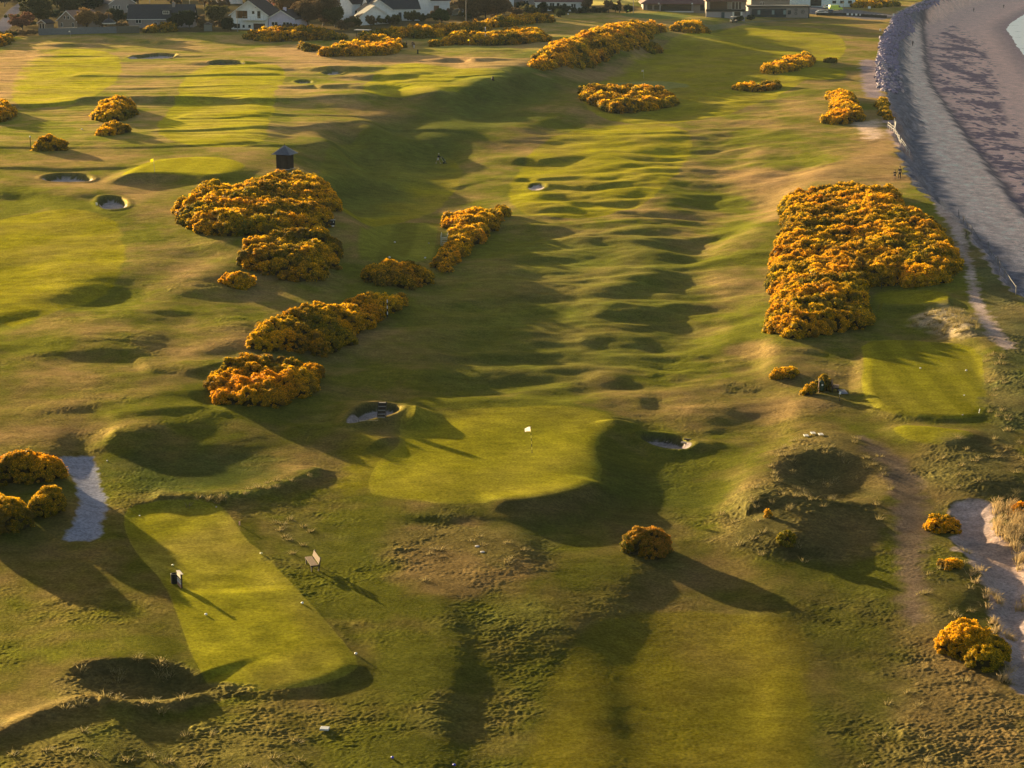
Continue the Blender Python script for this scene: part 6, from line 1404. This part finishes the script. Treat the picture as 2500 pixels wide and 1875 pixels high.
# ------------------------------------------------------------------ long grass
def blades(name, label, areas, dens, hgt, c1, c2, seed=1, wd=.03):
    r = np.random.default_rng(seed); Vs, Cs = [], []
    for poly, dn, hh in areas:
        P = W0(poly); A = np.array(P); x0, y0 = A.min(0); x1, y1 = A.max(0); n = int((x1-x0)*(y1-y0)*dn*dens); nt = max(n//26, 1)
        cx = r.uniform(x0, x1, nt); cy = r.uniform(y0, y1, nt); k = sd_poly(cx.astype(np.float32), cy.astype(np.float32), P) < 0; cx, cy = cx[k], cy[k]; nt = len(cx)
        if nt == 0: continue
        bx = np.repeat(cx, 26)+r.normal(size=nt*26)*.13; by = np.repeat(cy, 26)+r.normal(size=nt*26)*.13; bz = gz_arr(bx, by); n = len(bx)
        h_ = hgt*hh*(.5+.7*r.random(n)); dr = np.stack([bx-np.repeat(cx, 26), by-np.repeat(cy, 26)], 1)*1.6+np.array([.20, -.16])*h_[:, None]*r.random((n, 1))*1.6
        a = r.random(n)*6.283; wx_, wy_ = np.cos(a)*wd, np.sin(a)*wd; z = np.zeros(n)
        b = np.stack([bx, by, bz], 1); w_ = np.stack([wx_, wy_, z], 1); m1 = b+np.stack([dr[:,0]*.35, dr[:,1]*.35, h_*.6], 1); tp = b+np.stack([dr[:,0], dr[:,1], h_*(.95-.2*r.random(n))], 1)
        tri = np.stack([b-w_, b+w_, m1, m1-w_*.7, m1+w_*.7, tp], 1); tri[:, 2] = m1+w_*.5
        Vs.append(tri.reshape(-1, 3)); c = np.array(c1)*(1-(f := r.random((n, 1))))+np.array(c2)*f; Cs.append(np.repeat(c, 6, axis=0))
    V = np.concatenate(Vs); o = mesh_np(name, V, np.arange(len(V)).reshape(-1, 3), M_BLADE, colr=np.concatenate(Cs)); tag(o, label, 'grass', kind='stuff'); print(name, len(V)//3)
blades('marram_grass', 'tall straw coloured marram grass around the sandy hollow', [
  ([(2425,1235),(2460,1225),(2490,1260),(2520,1270),(2520,1350),(2470,1335),(2440,1315),(2425,1280)], 1, 1.0), ([(2480,1355),(2520,1345),(2520,1405),(2485,1390)], 1, .9), ([(2480,1455),(2520,1440),(2520,1485),(2485,1480)], .8, .8),
  ([(2365,1385),(2395,1385),(2402,1430),(2375,1430)], .8, .6), ([(2385,1445),(2440,1445),(2455,1475),(2400,1490)], .7, .6), ([(2410,1515),(2460,1530),(2480,1570),(2430,1560)], .8, .6), ([(2435,1640),(2470,1640),(2475,1690),(2445,1700)], .7, .7), ([(2130,1160),(2160,1190),(2150,1200),(2120,1170)], .1, .5)], 70, .85, (.52,.38,.20), (.34,.25,.12), 3)
blades('rough_grass', 'loose dry rough grass on the dunes and hollow rims', [
  (DUNE, .20, .8), ([(170,1640),(350,1612),(450,1640),(520,1668),(450,1665),(350,1640),(200,1655)], 1.0, .8), ([(130,1745),(240,1705),(380,1725),(520,1690),(520,1715),(380,1750),(240,1735)], .9, .9), ([(225,778),(2290,756),(2350,762),(2400,800),(2370,822),(2280,815),(2222,797)][1:], 1.4, 1.1),
  ([(2400,1030),(2520,1040),(2520,1240),(2420,1215),(2300,1225),(2270,1130)], .16, .7), ([(2230,1350),(2380,1330),(2430,1540),(2300,1500),(2250,1540)], .25, .7), ([(2120,1650),(2500,1640),(2520,1900),(2050,1900)], .14, .6), ([(-40,1780),(500,1760),(800,1800),(700,1900),(-40,1900)], .16, .6),
  ([(350,1225),(560,1215),(740,1160),(790,1140),(790,1160),(640,1215),(520,1235)], .8, .7), ([(2400,860),(2450,870),(2470,1050),(2415,1050)], .5, .8), ([(640,1250),(800,1250),(800,1370),(720,1370)], .25, .6), ([(940,1310),(1380,1310),(1300,1400),(1000,1430)], .16, .6),
  ([(700,418),(745,420),(760,440),(720,436)], .5, 1.3)], 26, .42, (.20,.17,.06), (.36,.28,.13), 4, .026)
# ------------------------------------------------------------------ the evening air
def haze():
    z0, z1 = -7.5, 60; x = 1500; y0, y1 = -40, 1750
    m = MB().box((0, (y0+y1)/2, (z0+z1)/2), (2*x, y1-y0, z1-z0)); o = m.build('haze', BLACK); o.data.materials.clear()
    hm = bpy.data.materials.new('haze'); hm.use_nodes = True; nt = hm.node_tree; nt.nodes.remove(nt.nodes['Principled BSDF'])
    v = nt.nodes.new('ShaderNodeVolumePrincipled'); v.inputs['Color'].default_value = (.62, .78, 1.0, 1); v.inputs['Density'].default_value = .000034; v.inputs['Anisotropy'].default_value = .0
    nt.links.new(v.outputs[0], nt.nodes['Material Output'].inputs['Volume']); o.data.materials.append(hm); tag(o, kind='stuff'); o['label'] = 'thin golden evening haze over the links'; o['category'] = 'haze'
haze()
